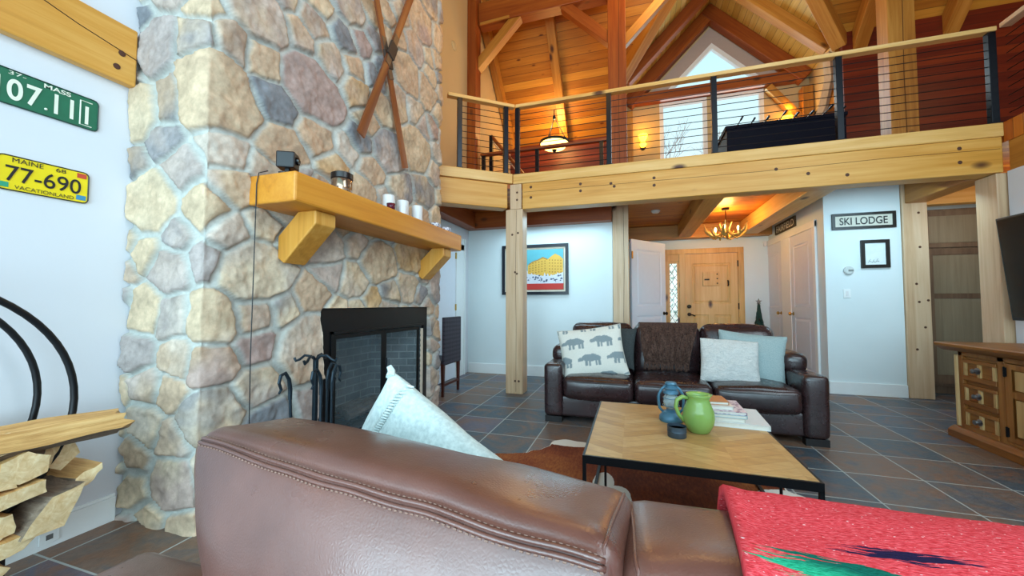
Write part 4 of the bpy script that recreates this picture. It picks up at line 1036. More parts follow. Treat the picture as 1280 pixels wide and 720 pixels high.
m = MB(); st = [((.055 if i % 2 == 0 else .024)*math.sin(i*PI/5), (.055 if i % 2 == 0 else .024)*math.cos(i*PI/5)) for i in range(10)]
m.prism(st, lambda u, v, t: (u, t, 1.235+v), -.006, .006); m.build('star', plain('dull star', '#7a7068', .4, .5), e)
# antler chandelier
BULB = plain('warm bulb', '#fff0c8', .3, emit=14, ec='#ffd890')
ANT = plain('antler bone', '#c9a24e', .5, var=.3, vs=14)
CH0 = (1.47, 6.95)
e = thing('antler_chandelier', 'antler chandelier with glowing candle bulbs hanging in the entry', 'chandelier', (*CH0, 2.758))
m = MB(); m.lathe([(0, 0), (.06, 0), (.05, -.03), (0, -.035)], 16); m.build('canopy', BRONZE, e)
m = MB(); m.tube([(0, 0, -.03), (0, 0, -.38)], .008, 6); m.build('stem', BRONZE, e)
for k in range(6):
    a = k*PI/3+.2; m = MB(); c_, s_ = math.cos(a), math.sin(a)
    P = lambda r, z, q=0: (c_*r*1.12-s_*q, s_*r*1.12+c_*q, z*1.0)
    m.tube([P(.02, -.36), P(.10, -.45), P(.2, -.46), P(.28, -.39), P(.31, -.27, .03)], [.022, .027, .025, .018, .004], 7)
    m.tube([P(.14, -.47), P(.2, -.42, .05), P(.23, -.33, .08)], [.018, .014, .003], 6)
    m.tube([P(.22, -.45), P(.25, -.40, -.06), P(.26, -.32, -.09)], [.018, .013, .003], 6); m.tube([P(.10, -.46), P(.13, -.50, -.05), P(.17, -.47, -.11)], [.016, .012, .003], 6)
    m.tube([P(.05, -.43), P(.06, -.33, .02), P(.09, -.22, .03)], [.012, .01, .002], 6)
    m.build('antler', ANT, e)
    if k % 2 == 0:
        m = MB(); m.tube([P(.17, -.46), P(.17, -.36)], .011, 8); cs = m.build('candle_sleeve', plain('ivory sleeve', '#e8d8a8', .5), e)
        m = MB(); m.ball(P(.17, -.325), (.018, .018, .038), 10); m.build('bulb', BULB, cs)
# built-in pantry cupboard in the recess
e = thing('pantry_cabinet', 'tall grey-brown panelled pantry cupboard in the recess at right', 'cabinet', (3.66, 6.60, 0))
m = MB(); m.box(0, 1.13, .0, .24, .1, 2.47); m.box(.02, 1.13, .04, .24, 0, .1); m.build('carcass', W_PANTRY[2], e, bevel=.003)
for nm, z0, z1 in (('upper_door', 1.95, 2.44), ('door', .14, 1.93)):
    m = MB(); a, b = .10, 1.10; fr = [(a, z0), (b, z0), (b, z1), (a, z1)]
    if nm == 'door': inn = [[(a+.1, .25), (b-.1, .25), (b-.1, 1.27), (a+.1, 1.27)], [(a+.1, 1.33), (b-.1, 1.33), (b-.1, 1.85), (a+.1, 1.85)]]
    else: inn = [[(a+.07, z0+.06), (b-.07, z0+.06), (b-.07, z1-.06), (a+.07, z1-.06)]]
    m.poly(fr, inn, lambda u, v: (u, -.022, v)); m.box(a, b, -.008, -.001, z0, z1)
    for i in range(4): p, q = fr[i], fr[(i+1) % 4]; m.add([(p[0], -.022, p[1]), (q[0], -.022, q[1]), (q[0], 0, q[1]), (p[0], 0, p[1])], [(0, 1, 2, 3)])
    d = m.build(nm, W_PANTRY[2], e)
    for L in inn:
        g = MB(); g.box(L[0][0]+.004, L[1][0]-.004, -.014, -.007, L[0][1]+.004, L[2][1]-.004); g.build('panel', W_PANTRY_P, d)

# ================================================================== CONSOLE AND TV
e = thing('console_cabinet', 'rustic carved pine console with drawers along the right wall', 'cabinet', (2.80, 4.52, 0), -PI/2)
# local x -> -y (toward viewer), local y -> +x (toward wall), front faces -y local = -x world
LC = 2.1
m = MB(); m.box(0, LC, 0.015, .56, .10, .775); m.build('carcass', W_CONSOLE[0], e, bevel=.004)
m = MB(); P = [(-.10, .775), (-.085, .81), (-.10, .84), (.58, .84), (.58, .775)]
m.prism([(-.045, .775), (-.07, .79), (-.10, .815), (-.105, .838), (-.09, .845), (.585, .845), (.585, .775)], lambda u, v, t: (t, u, v), -.115, LC+.1); m.build('top', W_CONSOLE[0], e, bevel=.004)
m = MB(); m.prism([(-.06, 0), (-.06, .06), (-.035, .085), (-.015, .10), (.57, .10), (.57, 0)], lambda u, v, t: (t, u, v), -.06, LC+.06); m.build('plinth', W_CONSOLE[0], e, bevel=.003)
m = MB(); m.tube([(-.005, .0, .11), (-.005, .0, .74)], .024, 10); m.build('corner_column', W_CONS_L, e)
m = MB(); m.box(.02, .06, -.012, .015, .10, .775); m.box(.40, .46, -.012, .015, .10, .775); m.box(.02, LC, -.012, .015, .735, .775); m.box(.02, LC, -.01, .015, .10, .125); m.build('face_frame', W_CONSOLE[2], e, bevel=.003)
for k, zc in enumerate((.625, .41, .195)):
    m = MB(); m.box(.065, .395, -.018, .012, zc-.095, zc-.055); m.box(.065, .395, -.018, .012, zc+.055, zc+.085); m.box(.065, .395, -.0, .012, zc-.055, zc+.055)
    d = m.build('drawer', W_CONSOLE[0], e, bevel=.003)
    for a, b in ((.075, .10), (.215, .245), (.36, .385)):
        m = MB(); m.box(a, b, -.016, .0, zc-.055, zc+.055); m.build('muntin', W_CONS_L, d, bevel=.002)
    m = MB(); m.lathe([(0, 0), (.028, 0), (.03, .006), (.012, .012), (.012, .022), (.022, .03), (.02, .04), (0, .044)], 8, (.225, -.016, zc), Matrix.Rotation(PI/2, 3, 'X')); m.build('knob', CHROME, d, ang=.5)
def cdoor(a, b, hinge_x):
    m = MB(); fr = [(a, .13), (b, .13), (b, .73), (a, .73)]; c = (a+b)/2
    inn = [[(a+.06, .17), (b-.06, .17), (b-.06, .47), (a+.06, .47)], [(a+.06, .52), (b-.06, .52), (b-.06, .69), (a+.06, .69)]]
    m.poly(fr, inn, lambda u, v: (u, -.02, v)); m.box(a, b, -.004, .012, .13, .73)
    for i in range(4): p, q = fr[i], fr[(i+1) % 4]; m.add([(p[0], -.02, p[1]), (q[0], -.02, q[1]), (q[0], 0, q[1]), (p[0], 0, p[1])], [(0, 1, 2, 3)])
    d = m.build('door', W_CONSOLE[2], e)
    for L in inn:
        g = MB(); g.box(L[0][0]+.012, L[1][0]-.012, -.014, -.003, L[0][1]+.012, L[2][1]-.012); g.build('panel', W_CONS_L, d, bevel=.004)
    for z in (.20, .665):
        g = MB(); g.box(hinge_x-.012, hinge_x+.012, -.028, -.012, z-.035, z+.035); g.tube([(hinge_x, -.028, z-.04), (hinge_x, -.028, z+.04)], .006, 6); g.build('hinge', BLACK, d)
    g = MB(); g.lathe([(0, 0), (.024, 0), (.01, .012), (.01, .02), (.02, .03), (0, .042)], 8, (b-.03 if hinge_x < c else a+.03, -.02, .45), Matrix.Rotation(PI/2, 3, 'X')); g.build('knob', CHROME, d)
cdoor(.475, .995, .482); cdoor(1.005, 1.525, 1.518)
for k, zc in enumerate((.625, .41, .195)):
    m = MB(); m.box(1.66, 2.05, -.018, .012, zc-.095, zc+.085); d = m.build('drawer', W_CONSOLE[0], e, bevel=.003)
    m = MB(); m.lathe([(0, 0), (.028, 0), (.012, .012), (.012, .022), (.022, .03), (0, .044)], 8, (1.85, -.018, zc), Matrix.Rotation(PI/2, 3, 'X')); m.build('knob', CHROME, d)
e = thing('television', 'large flat black television tilted on the right wall above the console', 'television', (XR-.13, 3.92, 1.52), -PI/2)
tl = Matrix.Rotation(math.radians(5), 3, 'X')
m = MB(); m.cbox((0, 0, 0), (1.66, .05, .95), tl); m.build('bezel', plain('tv plastic', '#0c0d10', .35), e, bevel=.006)
m = MB(); m.cbox(tl @ Vector((0, -.027, .005)), (1.62, .004, .90), tl); m.build('screen', plain('dark screen', '#08090c', .12), e)
m = MB(); m.box(-.25, .25, .03, .128, -.12, .12); m.build('wall_mount', BLACK, e)
# ================================================================== FAR SOFA
e = thing('leather_sofa', 'dark brown three seat leather sofa facing the coffee table', 'sofa', (.345, 3.85, 0))
SW = 1.215
m = MB(); rbox(m, (0, .50, .165), (2*SW-.1, .92, .21), .03, (8, 4, 2)); rbox(m, (0, .90, .46), (2*SW-.1, .16, .66), .05, (8, 2, 4)); m.build('base', LEA_F, e, True)
for sg in (-1, 1):
    m = MB(); rbox(m, (sg*(SW-.09), .47, .325), (.19, .94, .53), .045, (2, 8, 5), (.01, 0, .0), wr=.004, seed=sg+3)
    m.build('arm', LEA_F, e, True)
    m = MB(); mp = rbox(m, (sg*(SW-.10), .66, .64), (.20, .58, .18), .07, (2, 5, 3), (0, 0, .01), wr=.004, seed=sg+5); m.build('arm_pad', LEA_F, e, True)
for k in (-1, 0, 1):
    m = MB(); mp = rbox(m, (k*.682, .36, .36), (.675, .80, .21), .055, (8, 8, 3), (.0, .012, .03), wr=.006, seed=k+9, wf=5)
    c = m.build('seat_cushion', LEA_F, e, True)
    m = MB(); m.tube([mp((t/10, -1, .62)) for t in range(-9, 10)], .004, 6); m.build('piping', LEA_F, c)
    m = MB(); Rr = Matrix.Rotation(math.radians(-9), 3, 'X'); mp = rbox(m, (k*.682, .70, .69), (.68, .24, .56), .085, (8, 4, 8), (0, .05, .02), Rr, .009, k+20, 5)
    c = m.build('back_cushion', LEA_F, e, True)
    m = MB(); m.tube([mp((t/10, -.82, 1)) for t in range(-9, 10)], .003, 5); m.build('seam', LEA_F, c)
for x in (-SW+.09, SW-.09):
    for y in (.06, .88):
        m = MB(); m.box(x-.085, x+.085, y-.04, y+.04, 0, .06); m.build('foot', FOOTM, e)
# ---- pillows
def orient(c, rx, rz=0, ry=0): return Matrix.Translation(Vector(c)) @ Euler((0, 0, rz)).to_matrix().to_4x4() @ Euler((rx, 0, 0)).to_matrix().to_4x4() @ Euler((0, 0, ry)).to_matrix().to_4x4()
def cushion(nm, label, c, rx, rz, ry, w, h, t, mat, pipe=None, seed=0, wr=.014, n=26, pull=.07, group=None, extra=None):
    e = bpy.data.objects.new(nm, None); COL.objects.link(e); tag(e, label, 'pillow', group); e.matrix_world = orient(c, rx, rz, ry)
    fn = pillow_fn(w, h, t, pull, wr, seed); m = MB(); pillow(m, fn, n); o = m.build('cover', mat, e, True)
    if pipe: m = MB(); m.tube(edge_loop(fn), .006, 6, closed=True); m.build('piping', pipe, e, True)
    return e, o, fn
# bear print cushion: vertex painted print
def bear(u, v):     # unit box, facing left
    def el(cx, cy, rx, ry): return ((u-cx)/rx)**2+((v-cy)/ry)**2 < 1
    body = el(.55, .60, .36, .24) or el(.40, .68, .22, .2) or el(.74, .56, .2, .2)
    head = el(.13, .55, .13, .13) or el(.04, .48, .07, .06) or el(.19, .69, .04, .05)
    body = body or el(.62, .74, .17, .14)
    legs = any(a < u < b and .06 < v < .5 for a, b in ((.28, .38), (.42, .51), (.68, .77), (.80, .90)))
    return body or head or legs
e, o, fn = cushion('bear_pillow', 'cream throw pillow printed with grey bears on the left sofa seat', (-.415, 4.14, .685), math.radians(70), math.radians(6), math.radians(8), .68, .54, .18, None, None, 2, .012, 110)
me = o.data; at = me.attributes.new('print', 'FLOAT_COLOR', 'POINT'); cr, cg = lin('#e2e0d6'), lin('#8a979b')
arr = np.ones((len(me.vertices), 4), np.float32)
for i, v in enumerate(me.vertices):
    x, y = v.co.x/.295, v.co.y/.185; row = math.floor(y); xx = x+(.5 if row % 2 else 0)+.12; fx = xx-math.floor(xx); fy = y-row
    b = .08 < fx < .94 and .12 < fy < .9 and bear((fx-.08)/.86, (fy-.12)/.78)
    arr[i] = cg if b else cr
at.data.foreach_set('color', arr.ravel())
t = NT('bear print linen', .9, spec=.2); x = t.coord(); n = t.noise(x, 120, 2); t.col(t.mix(1, t.attr('print'), t.ramp(n, [(.2, .85), (.8, 1.0)]), 'MULTIPLY')); t.bump(n, .4, .003)
me.materials.clear(); me.materials.append(t.m)
m = MB(); m.tube(edge_loop(fn), .006, 6, closed=True); m.build('piping', fabric('cream piping', '#b9bcb4', '#d5d4ca'), e, True)
cushion('dark_pillow', 'dark grey velvet pillow tucked behind the bear pillow', (-.20, 4.40, .72), math.radians(72), 0, math.radians(-4), .46, .46, .15, fabric('charcoal velvet', '#2f3436', '#474c4c'), seed=4)
BLUEF = fabric('blue grey linen', '#8fa4a6', '#a6b8b8')
cushion('blue_pillow', 'blue-grey linen pillow leaning behind the white fur pillow', (1.10, 4.30, .665), math.radians(72), math.radians(-6), math.radians(-6), .58, .50, .17, BLUEF, BLUEF, 6, .016)
def furm():
    t = NT('white faux fur', .95, spec=.1); x = t.coord(); n = t.noise(t.mapping(x, (30, 60, 30)), 1, 5, .7, 1.5); t.col(t.ramp(n, [(.25, '#c3cbca'), (.6, '#eef0ec')])); t.bump(n, .9, .02); return t.m
cushion('fur_pillow', 'white textured fur pillow on the right sofa seat, in front', (.875, 4.13, .645), math.radians(68), math.radians(-3), math.radians(-3), .50, .43, .17, furm(), seed=8, wr=.03, pull=.03)
# ---- brown fringed throw over the middle back cushion
e = thing('brown_throw', 'brown fringed throw draped over the middle of the sofa back', 'throw blanket', (.345, 4.55, .97))
THR = fabric('brown knit', '#33231f', '#5e463c', 70, .8)
def thr(u, v):   # v 0 at the back, 1 at the lower front
    xc = (-.30+.09*v*v+.0) + u*(.60-.17*v*v) + .02*math.sin(v*5)
    if v < .25: y = .18-.18*(v/.25)*1.0; z = -.06+.07*math.sin(v/.25*PI/2)
    else:
        q = (v-.25)/.75; y = -.0-.19*math.sin(min(1, q*1.15)*PI/2)-.055*q; z = .01-.40*q*q*.55-.18*q
    w = .010*math.sin(u*38+v*3)*min(1, v*2)
    return (xc, y-.028+w*.6, z+.012)
m = MB(); m.grid(thr, 60, 40); b = m.build('knit', THR, e, True); 
sm = b.modifiers.new('thickness', 'SOLIDIFY'); sm.thickness = .008
m = MB(); rr = random.Random(4)
for k in range(70):
    p = Vector(thr(k/69, 1)); a = rr.uniform(-.02, .02)
    m.tube([p, p+Vector((a*.5, -.012, -.035)), p+Vector((a+.01*math.sin(k), -.02-.01*rr.random(), -.07-.02*rr.random()))], [.0045, .004, .0025], 5)
for k in range(170):
    u, v = rr.random(), rr.uniform(.3, .95); p = Vector(thr(u, v)); q = Vector(thr(u+rr.uniform(-.03, .03), min(1, v+.09)))
    m.tube([p+Vector((0, -.006, 0)), (p+q)/2+Vector((0, -.014, 0)), q+Vector((0, -.006, -.004))], .0035, 4)
f = m.build('fringe', THR, e); f['kind'] = 'stuff'

# ================================================================== COFFEE TABLE
TZ = .43
e = thing('coffee_table', 'square coffee table with parquet wood top and black metal frame', 'coffee table', (.262, 2.56, 0), 0)
hx, hy = .515, .565
def parquet():
    t = NT('parquet top', .4); x = t.coord(); s = t.sep(x)
    tri = t.math('ABSOLUTE', t.math('SUBTRACT', t.math('FRACT', t.math('DIVIDE', t.math('ADD', s[0], 5.0), .52)), .5))
    q = t.math('DIVIDE', t.math('ADD', s[1], t.math('MULTIPLY', tri, .30)), .085); row = t.math('FLOOR', q); fr = t.math('FRACT', q)
    side = t.math('FLOOR', t.math('DIVIDE', t.math('ADD', s[0], 5.0), .26))
    rn = t.white(t.comb(row, side, 0)); g = t.noise(t.mapping(x, (9, 26, 9)), 1, 5, .6, .8)
    c = t.ramp(t.math('ADD', t.math('MULTIPLY', g, .75), t.math('MULTIPLY', rn, .25)), [(.25, '#a67c48'), (.5, '#bd945c'), (.75, '#cfae78')])
    k = t.math('GREATER_THAN', t.math('ABSOLUTE', t.math('SUBTRACT', fr, .5)), .475)
    c = t.mix(t.math('MULTIPLY', k, .35), c, '#6a4420'); t.col(c); t.rough(t.ramp(g, [(.3, .34), (.7, .5)])); return t.m
m = MB(); m.box(-hx+.012, hx-.012, -hy+.012, hy-.012, TZ-.035, TZ); m.build('tabletop', parquet(), e, bevel=.003)
m = MB(); o_ = rect(-hx, hx, hy, -hy); i_ = rect(-hx+.012, hx-.012, hy-.012, -hy+.012)
for z in (TZ-.042, TZ-.002): m.poly(o_, [i_], lambda u, v, z=z: (u, v, z))
for L in (o_, i_):
    for k in range(4): p, q = L[k], L[(k+1) % 4]; m.add([(p[0], p[1], TZ-.042), (q[0], q[1], TZ-.042), (q[0], q[1], TZ-.002), (p[0], p[1], TZ-.002)], [(0, 1, 2, 3)])
m.build('frame', BLACK, e)
for sx in (-1, 1):
    for sy in (-1, 1):
        x, y = sx*(hx-.009), sy*(hy-.009); m = MB(); m.box(x-.009, x+.009, y-.009, y+.009, .008, TZ-.04); m.build('leg', BLACK, e)
for sx in (-1, 1):
    m = MB(); x = sx*(hx-.009); m.box(x-.009, x+.009, -hy+.018, hy-.018, .008, .024); m.build('floor_bar', BLACK, e)
for sx in (-1, 1):
    m = MB(); m.tube([(sx*(hx-.10), -hy+.2, TZ-.036), (sx*(hx-.10), -hy+.2, .012)], .007, 6); m.build('inner_leg', BLACK, e)
# lantern
BLU = plain('teal blue enamel', '#5488a4', .35, .2, .35, 18)
e = thing('hurricane_lantern', 'blue metal hurricane lantern on the coffee table behind the green jug', 'lantern', (.235, 2.745, TZ))
m = MB(); m.lathe([(0, 0), (.072, 0), (.076, .008), (.074, .03), (.055, .052), (.05, .06), (.03, .066), (.03, .075), (0, .075)], 28); m.build('fuel_tank', BLU, e, ang=.7)
m = MB(); m.lathe([(.03, .076), (.045, .10), (.05, .125), (.044, .155), (.032, .175), (.03, .175), (.042, .154), (.048, .125), (.043, .10), (.028, .076)], 24); m.build('globe', thin_glass('lantern glass', '#c8dce0', .35), e, True)
m = MB(); m.lathe([(.032, .172), (.048, .178), (.046, .19), (.036, .20), (.042, .212), (.03, .222), (.03, .235), (.038, .24), (.03, .252), (0, .258)], 24); m.build('chimney_cap', BLU, e, ang=.6)
for sg in (-1, 1):
    m = MB(); m.tube([(sg*.05, 0, .055), (sg*.072, 0, .08), (sg*.076, 0, .13), (sg*.074, 0, .17), (sg*.055, 0, .205), (sg*.03, 0, .228)], .0085, 8); m.build('side_tube', BLU, e, True)
m = MB()
for z in (.10, .15): m.tube([(.052*math.cos(a*PI/8), .052*math.sin(a*PI/8), z) for a in range(16)], .002, 5, closed=True)
m.build('guard_wire', BLU, e)
m = MB(); m.tube([(-.06, 0, .2), (-.085, .02, .15), (-.08, .03, .09)], .0025, 5); m.build('bail_handle', BLU, e)
m = MB(); m.ball((0, 0, .10), (.02, .02, .022), 10); m.build('burner', plain('rusty burner', '#8a4c34', .6, .3), e)
# jug
LIME = plain('glossy lime glaze', '#8db25e', .12, 0, .1, 5)
e = thing('green_jug', 'glossy lime green ceramic jug on the coffee table', 'jug', (.372, 2.56, TZ), math.radians(8))
e.scale = (1.06, 1.06, 1.1)
m = MB(); m.lathe([(0, 0), (.05, 0), (.058, .006), (.078, .045), (.085, .08), (.08, .115), (.066, .15), (.057, .175), (.058, .19), (.066, .203), (.062, .205), (.052, .19), (.051, .175), (.06, .148), (.072, .11), (.07, .05), (0, .01)], 36)
m.v = [(x*(1+(.10*max(0, x/.06)**3 if z > .185 and x > 0 else 0)), y, z) for x, y, z in m.v]
m.build('body', LIME, e, True)
m = MB(); m.tube([(-.055, 0, .178), (-.085, 0, .186), (-.115, 0, .168), (-.122, 0, .13), (-.108, 0, .09), (-.076, 0, .055)], [.011, .012, .0115, .011, .011, .013], 10); m.build('handle', LIME, e, True)
# candle tin
e = thing('candle_tin', 'small round blue-grey candle tin in front of the lantern', 'candle', (.237, 2.43, TZ))
m = MB(); m.lathe([(0, 0), (.05, 0), (.052, .004), (.052, .03), (.054, .032), (.052, .036), (.053, .062), (.05, .062), (.049, .045), (0, .044)], 28); m.build('tin', plain('weathered blue tin', '#4a5a68', .4, .5, .3, 25), e, ang=.6)
m = MB(); m.lathe([(0, .046), (.048, .046)], 24); m.lathe([(0, .0462), (.048, .0462)], 24); m.build('wax', plain('dusky pink wax', '#8a5a5c', .5), e)
# books, one stack
PAGE = plain('page edges', '#e9e6dc', .8, var=.08, vs=60)
bz = TZ
def book(label, cx, cy, w, d, t, cover, rz):
    global bz
    e = thing('book', label, 'book', (cx, cy, bz), rz, 'books stacked on the coffee table'); bz += t+.0005
    m = MB(); m.box(-w/2, w/2, -d/2, d/2, 0, .003); m.box(-w/2, w/2, -d/2, d/2, t-.003, t); m.box(w/2-.003, w/2, -d/2, d/2, .003, t-.003); m.build('cover', cover, e)
    m = MB(); m.box(-w/2+.004, w/2-.004, -d/2+.004, d/2-.004, .0032, t-.0032); m.build('pages', PAGE, e)
def patt(name, a, b, sc):
    t = NT(name, .4); x = t.coord(); v = t.voro(x, sc); t.col(t.ramp(v, [(.3, a), (.55, b)])); return t.m
book('large white book at the bottom of the coffee table stack', .62, 2.90, .36, .40, .030, plain('white gloss cover', '#e4e8e8', .25, var=.05), math.radians(-4))
book('pale book second from the bottom of the stack', .545, 2.865, .24, .30, .024, plain('cream cover', '#d8d4c8', .3), math.radians(-3))
book('pale blue book third from the bottom of the stack', .55, 2.87, .25, .31, .020, plain('pale blue cover', '#a9c4cc', .3), math.radians(-2))
book('book with a purple patterned cover near the top of the stack', .55, 2.88, .25, .32, .018, patt('purple print cover', '#8a6a86', '#d8ccd4', 40), math.radians(-2))
book('small white book under the orange book on the stack', .515, 2.86, .17, .22, .022, plain('white small cover', '#e0dcd4', .4), math.radians(2))
book('small orange-brown book on the very top of the stack', .52, 2.87, .12, .18, .020, plain('orange cover', '#b97844', .4), math.radians(3))
# ---- cowhide rug
def hide():
    t = NT('cowhide', .75, spec=.3); x = t.coord(); n2 = t.noise(t.mapping(x, (60, 18, 1)), 1, 4, .7); n3 = t.noise(x, 1.6, 2)
    br = t.ramp(t.math('ADD', t.math('MULTIPLY', n2, .4), t.math('MULTIPLY', n3, .6)), [(.35, '#4a1c0c'), (.5, '#7a3616'), (.66, '#a0602c')])
    k = t.math('ADD', t.attr('edge', 'Fac'), t.math('MULTIPLY', t.noise(x, 22, 4, .7), .22))
    t.col(t.mix(t.ramp(k, [(.60, 0.0), (.625, 1.0)]), br, '#e4e2da')); t.bump(n2, .5, .005); return t.m
e = MB(); NR, NS = 60, 260; cx, cy = .02, 2.45
def rad(a):
    r = 1/math.sqrt((math.cos(a)/1.12)**2+(math.sin(a)/.86)**2)
    for a0, k, w in ((2.12, .20, .20), (2.75, .12, .16), (.72, .22, .15), (-.7, .25, .16), (-2.45, .25, .16), (PI, -.08, .25), (0, .02, .2)):
        d = (a-a0+PI) % (2*PI)-PI; r += k*math.exp(-(d/w)**2)
    return r+.025*math.sin(a*9)+.014*math.sin(a*23+1)+.008*math.sin(a*51)
def whiteness(x, y, e):
    w = 0
    for bx, by, sx, sy in ((-.55, 3.36, .26, .13), (-.20, 2.66, .07, .16), (-.10, 2.48, .08, .16), (.93, 2.80, .20, .10), (.70, 2.72, .10, .05), (-.95, 2.2, .25, .2), (.9, 2.0, .3, .2), (.2, 1.6, .4, .12), (.6, 3.3, .2, .1)):
        d2 = ((x-bx)/sx)**2+((y-by)/sy)**2; w = max(w, 1.0-.5*d2)
    return max(w, .9 if e > .985 else 0)
vs = [(0, 0, .006)]; ed = [0]
for i in range(1, NR+1):
    for k in range(NS):
        a = 2*PI*k/NS; r = rad(a)*i/NR; vs.append((r*math.cos(a), r*math.sin(a), .006 if i < NR else .001)); ed.append(whiteness(cx+r*math.cos(a), cy+r*math.sin(a), i/NR))
fs = [(0, 1+k, 1+(k+1) % NS) for k in range(NS)] + [(1+(i-1)*NS+k, 1+i*NS+k, 1+i*NS+(k+1) % NS, 1+(i-1)*NS+(k+1) % NS) for i in range(1, NR) for k in range(NS)]
me = bpy.data.meshes.new('cowhide_rug'); me.from_pydata(vs, [], fs); at = me.attributes.new('edge', 'FLOAT', 'POINT'); at.data.foreach_set('value', ed); me.materials.append(hide())
o = bpy.data.objects.new('cowhide_rug', me); COL.objects.link(o); o.location = (cx, cy, .001); tag(o, 'brown and white cowhide rug on the slate floor under the coffee table', 'rug')

# ================================================================== NEAR SOFA
e = thing('leather_sofa', 'brown leather sofa in the foreground with double stitched back cushions', 'sofa', (0, .55, 0))
m = MB(); rbox(m, (.36, -.36, .23), (2.15, 1.0, .34), .05, (8, 6, 3)); m.build('base', LEA_N, e, True)
for x in (-.60, 1.32):
    for y in (-.78, .06):
        m = MB(); m.box(x-.04, x+.04, y-.04, y+.04, 0, .065); m.build('foot', FOOTM, e)
m = MB(); rbox(m, (.40, .19, .34), (2.0, .24, .56), .05, (8, 3, 4)); m.build('back_frame', LEA_N, e, True)
for k in range(3):
    m = MB(); rbox(m, (-.37+.73*k, -.44, .465), (.72, .70, .17), .05, (8, 8, 3), (0, 0, .012), wr=.006, seed=k); m.build('seat_cushion', LEA_N, e, True)
def backc(cx, cy, w, d, top, rz, seed, bulge, roll=0, tilt=-3, taper=0, r=.04):
    m = MB(); Rr = Matrix.Rotation(math.radians(rz), 3, 'Z') @ Matrix.Rotation(math.radians(roll), 3, 'Y') @ Matrix.Rotation(math.radians(tilt), 3, 'X')
    def post(p):
        k = max(0, top-.02-p.z); p.x = cx+(p.x-cx)*(1-taper*k) if p.x < cx else p.x; return p
    mp = rbox(m, (cx, cy, top-.23), (w, d, .46), r, (14, 6, 12), bulge, Rr, .006, seed, 5, post)
    c = m.build('back_cushion', LEA_N, e, True); return c, mp
c, mp = backc(-.395, -.012, .76, .205, .945, -5.5, 31, (.0, .05, .012), 2.5, -8, 1.5, .035)
for dv, r in ((.905, .0036), (.945, .0036)):
    m = MB(); m.tube([mp((t/30, -1, dv)) for t in range(-29, 30)], r, 6); m.build('stitch_seam', LEA_N, c, True)
for dv in (.885, .965):
    m = MB(); pts = [mp((t/90, -1, dv)) for t in range(-87, 88)]
    for i in range(0, len(pts)-1, 2): m.tube([pts[i], pts[i+1]], .0013, 4)
    m.build('stitching', STITCH, c)
m = MB(); m.tube([mp((.955, -1+.0*t, t/20)) for t in range(-16, 17)] + [mp((.955, t/20, 1)) for t in range(-18, 18)], .0025, 6); m.build('edge_seam', LEA_N, c, True)
c, mp2 = backc(.345, -.01, .735, .21, .905, 2.0, 44, (.0, .04, .012), 0, -5, 0)
m = MB(); m.tube([mp2((-.95, -1, t/20)) for t in range(-16, 17)] + [mp2((-.95, t/20, 1)) for t in range(-18, 18)] + [mp2((t/20, .93, 1)) for t in range(-18, 19)], .0025, 6); m.build('edge_seam', LEA_N, c, True)
c, mp3 = backc(1.10, .03, .70, .21, .905, 3.0, 52, (.0, .02, .012), 0, 0)
m = MB(); rbox(m, (-.985, -.32, .335), (.33, .86, .55), .045, (3, 8, 5), (.01, .0, .012), wr=.004, seed=61); m.build('arm', LEA_N, e, True)
m = MB(); rbox(m, (1.60, -.33, .325), (.27, .86, .53), .06, (3, 8, 5), (.01, .0, .015), wr=.004, seed=63); m.build('arm', LEA_N, e, True)
# ---- red blanket over the sofa back
def blanketm():
    t = NT('red serape wool', .95, spec=.1); uv = t.coord('UV'); s = t.sep(uv); u, v = s[0], s[1]
    wv = t.noise(t.mapping(uv, (130, 420, 1)), 1, 3, .6); fl = t.noise(t.mapping(uv, (170, 300, 1)), 1, 1, .5)
    c = t.ramp(wv, [(.3, '#b8262c'), (.5, '#d8424a'), (.7, '#e86a70')])
    c = t.mix(t.ramp(fl, [(.70, 0.0), (.74, .85)]), c, '#eecfd0')
    jag = t.math('MULTIPLY', t.math('SUBTRACT', t.noise(t.mapping(uv, (6, 130, 1)), 1, 4, .75), .5), .24)
    # green lens shaped figure near the front edge
    du = t.math('DIVIDE', t.math('SUBTRACT', t.math('ADD', u, jag), .125), .10)
    dv = t.math('DIVIDE', t.math('SUBTRACT', v, t.math('SUBTRACT', .418, t.math('MULTIPLY', u, .22))), .034)
    r2 = t.math('ADD', t.math('MULTIPLY', du, du), t.math('MULTIPLY', dv, dv))
    gcol = t.mix(t.ramp(dv, [(.0, 0.0), (.6, 1.0)]), t.ramp(wv, [(.3, '#0f8a62'), (.7, '#35b088')]), '#0c5a4c')
    # dv rises away from the viewer
    c = t.mix(t.math('LESS_THAN', r2, 1.0), c, gcol)
    dub = t.math('DIVIDE', t.math('SUBTRACT', t.math('ADD', u, t.math('MULTIPLY', jag, 1.6)), .15), .045)
    dvb = t.math('DIVIDE', t.math('SUBTRACT', v, .455), .012); rb = t.math('ADD', t.math('MULTIPLY', dub, dub), t.math('MULTIPLY', dvb, dvb))
    c = t.mix(t.math('LESS_THAN', rb, 1.0), c, '#221a3a')
    t.col(c); t.bump(t.math('ADD', wv, t.math('MULTIPLY', fl, .6)), .45, .005); return t.m
BX0, BX1 = .125, 1.15
prof = [(.155, .56), (.15, .72), (.142, .85), (.128, .895), (.10, .912), (.05, .918), (.0, .918), (-.05, .917), (-.09, .910), (-.118, .89), (-.132, .85), (-.142, .76), (-.146, .66), (-.148, .58)]
pl_ = [0]
for a, b in zip(prof, prof[1:]): pl_.append(pl_[-1]+math.hypot(b[0]-a[0], b[1]-a[1]))
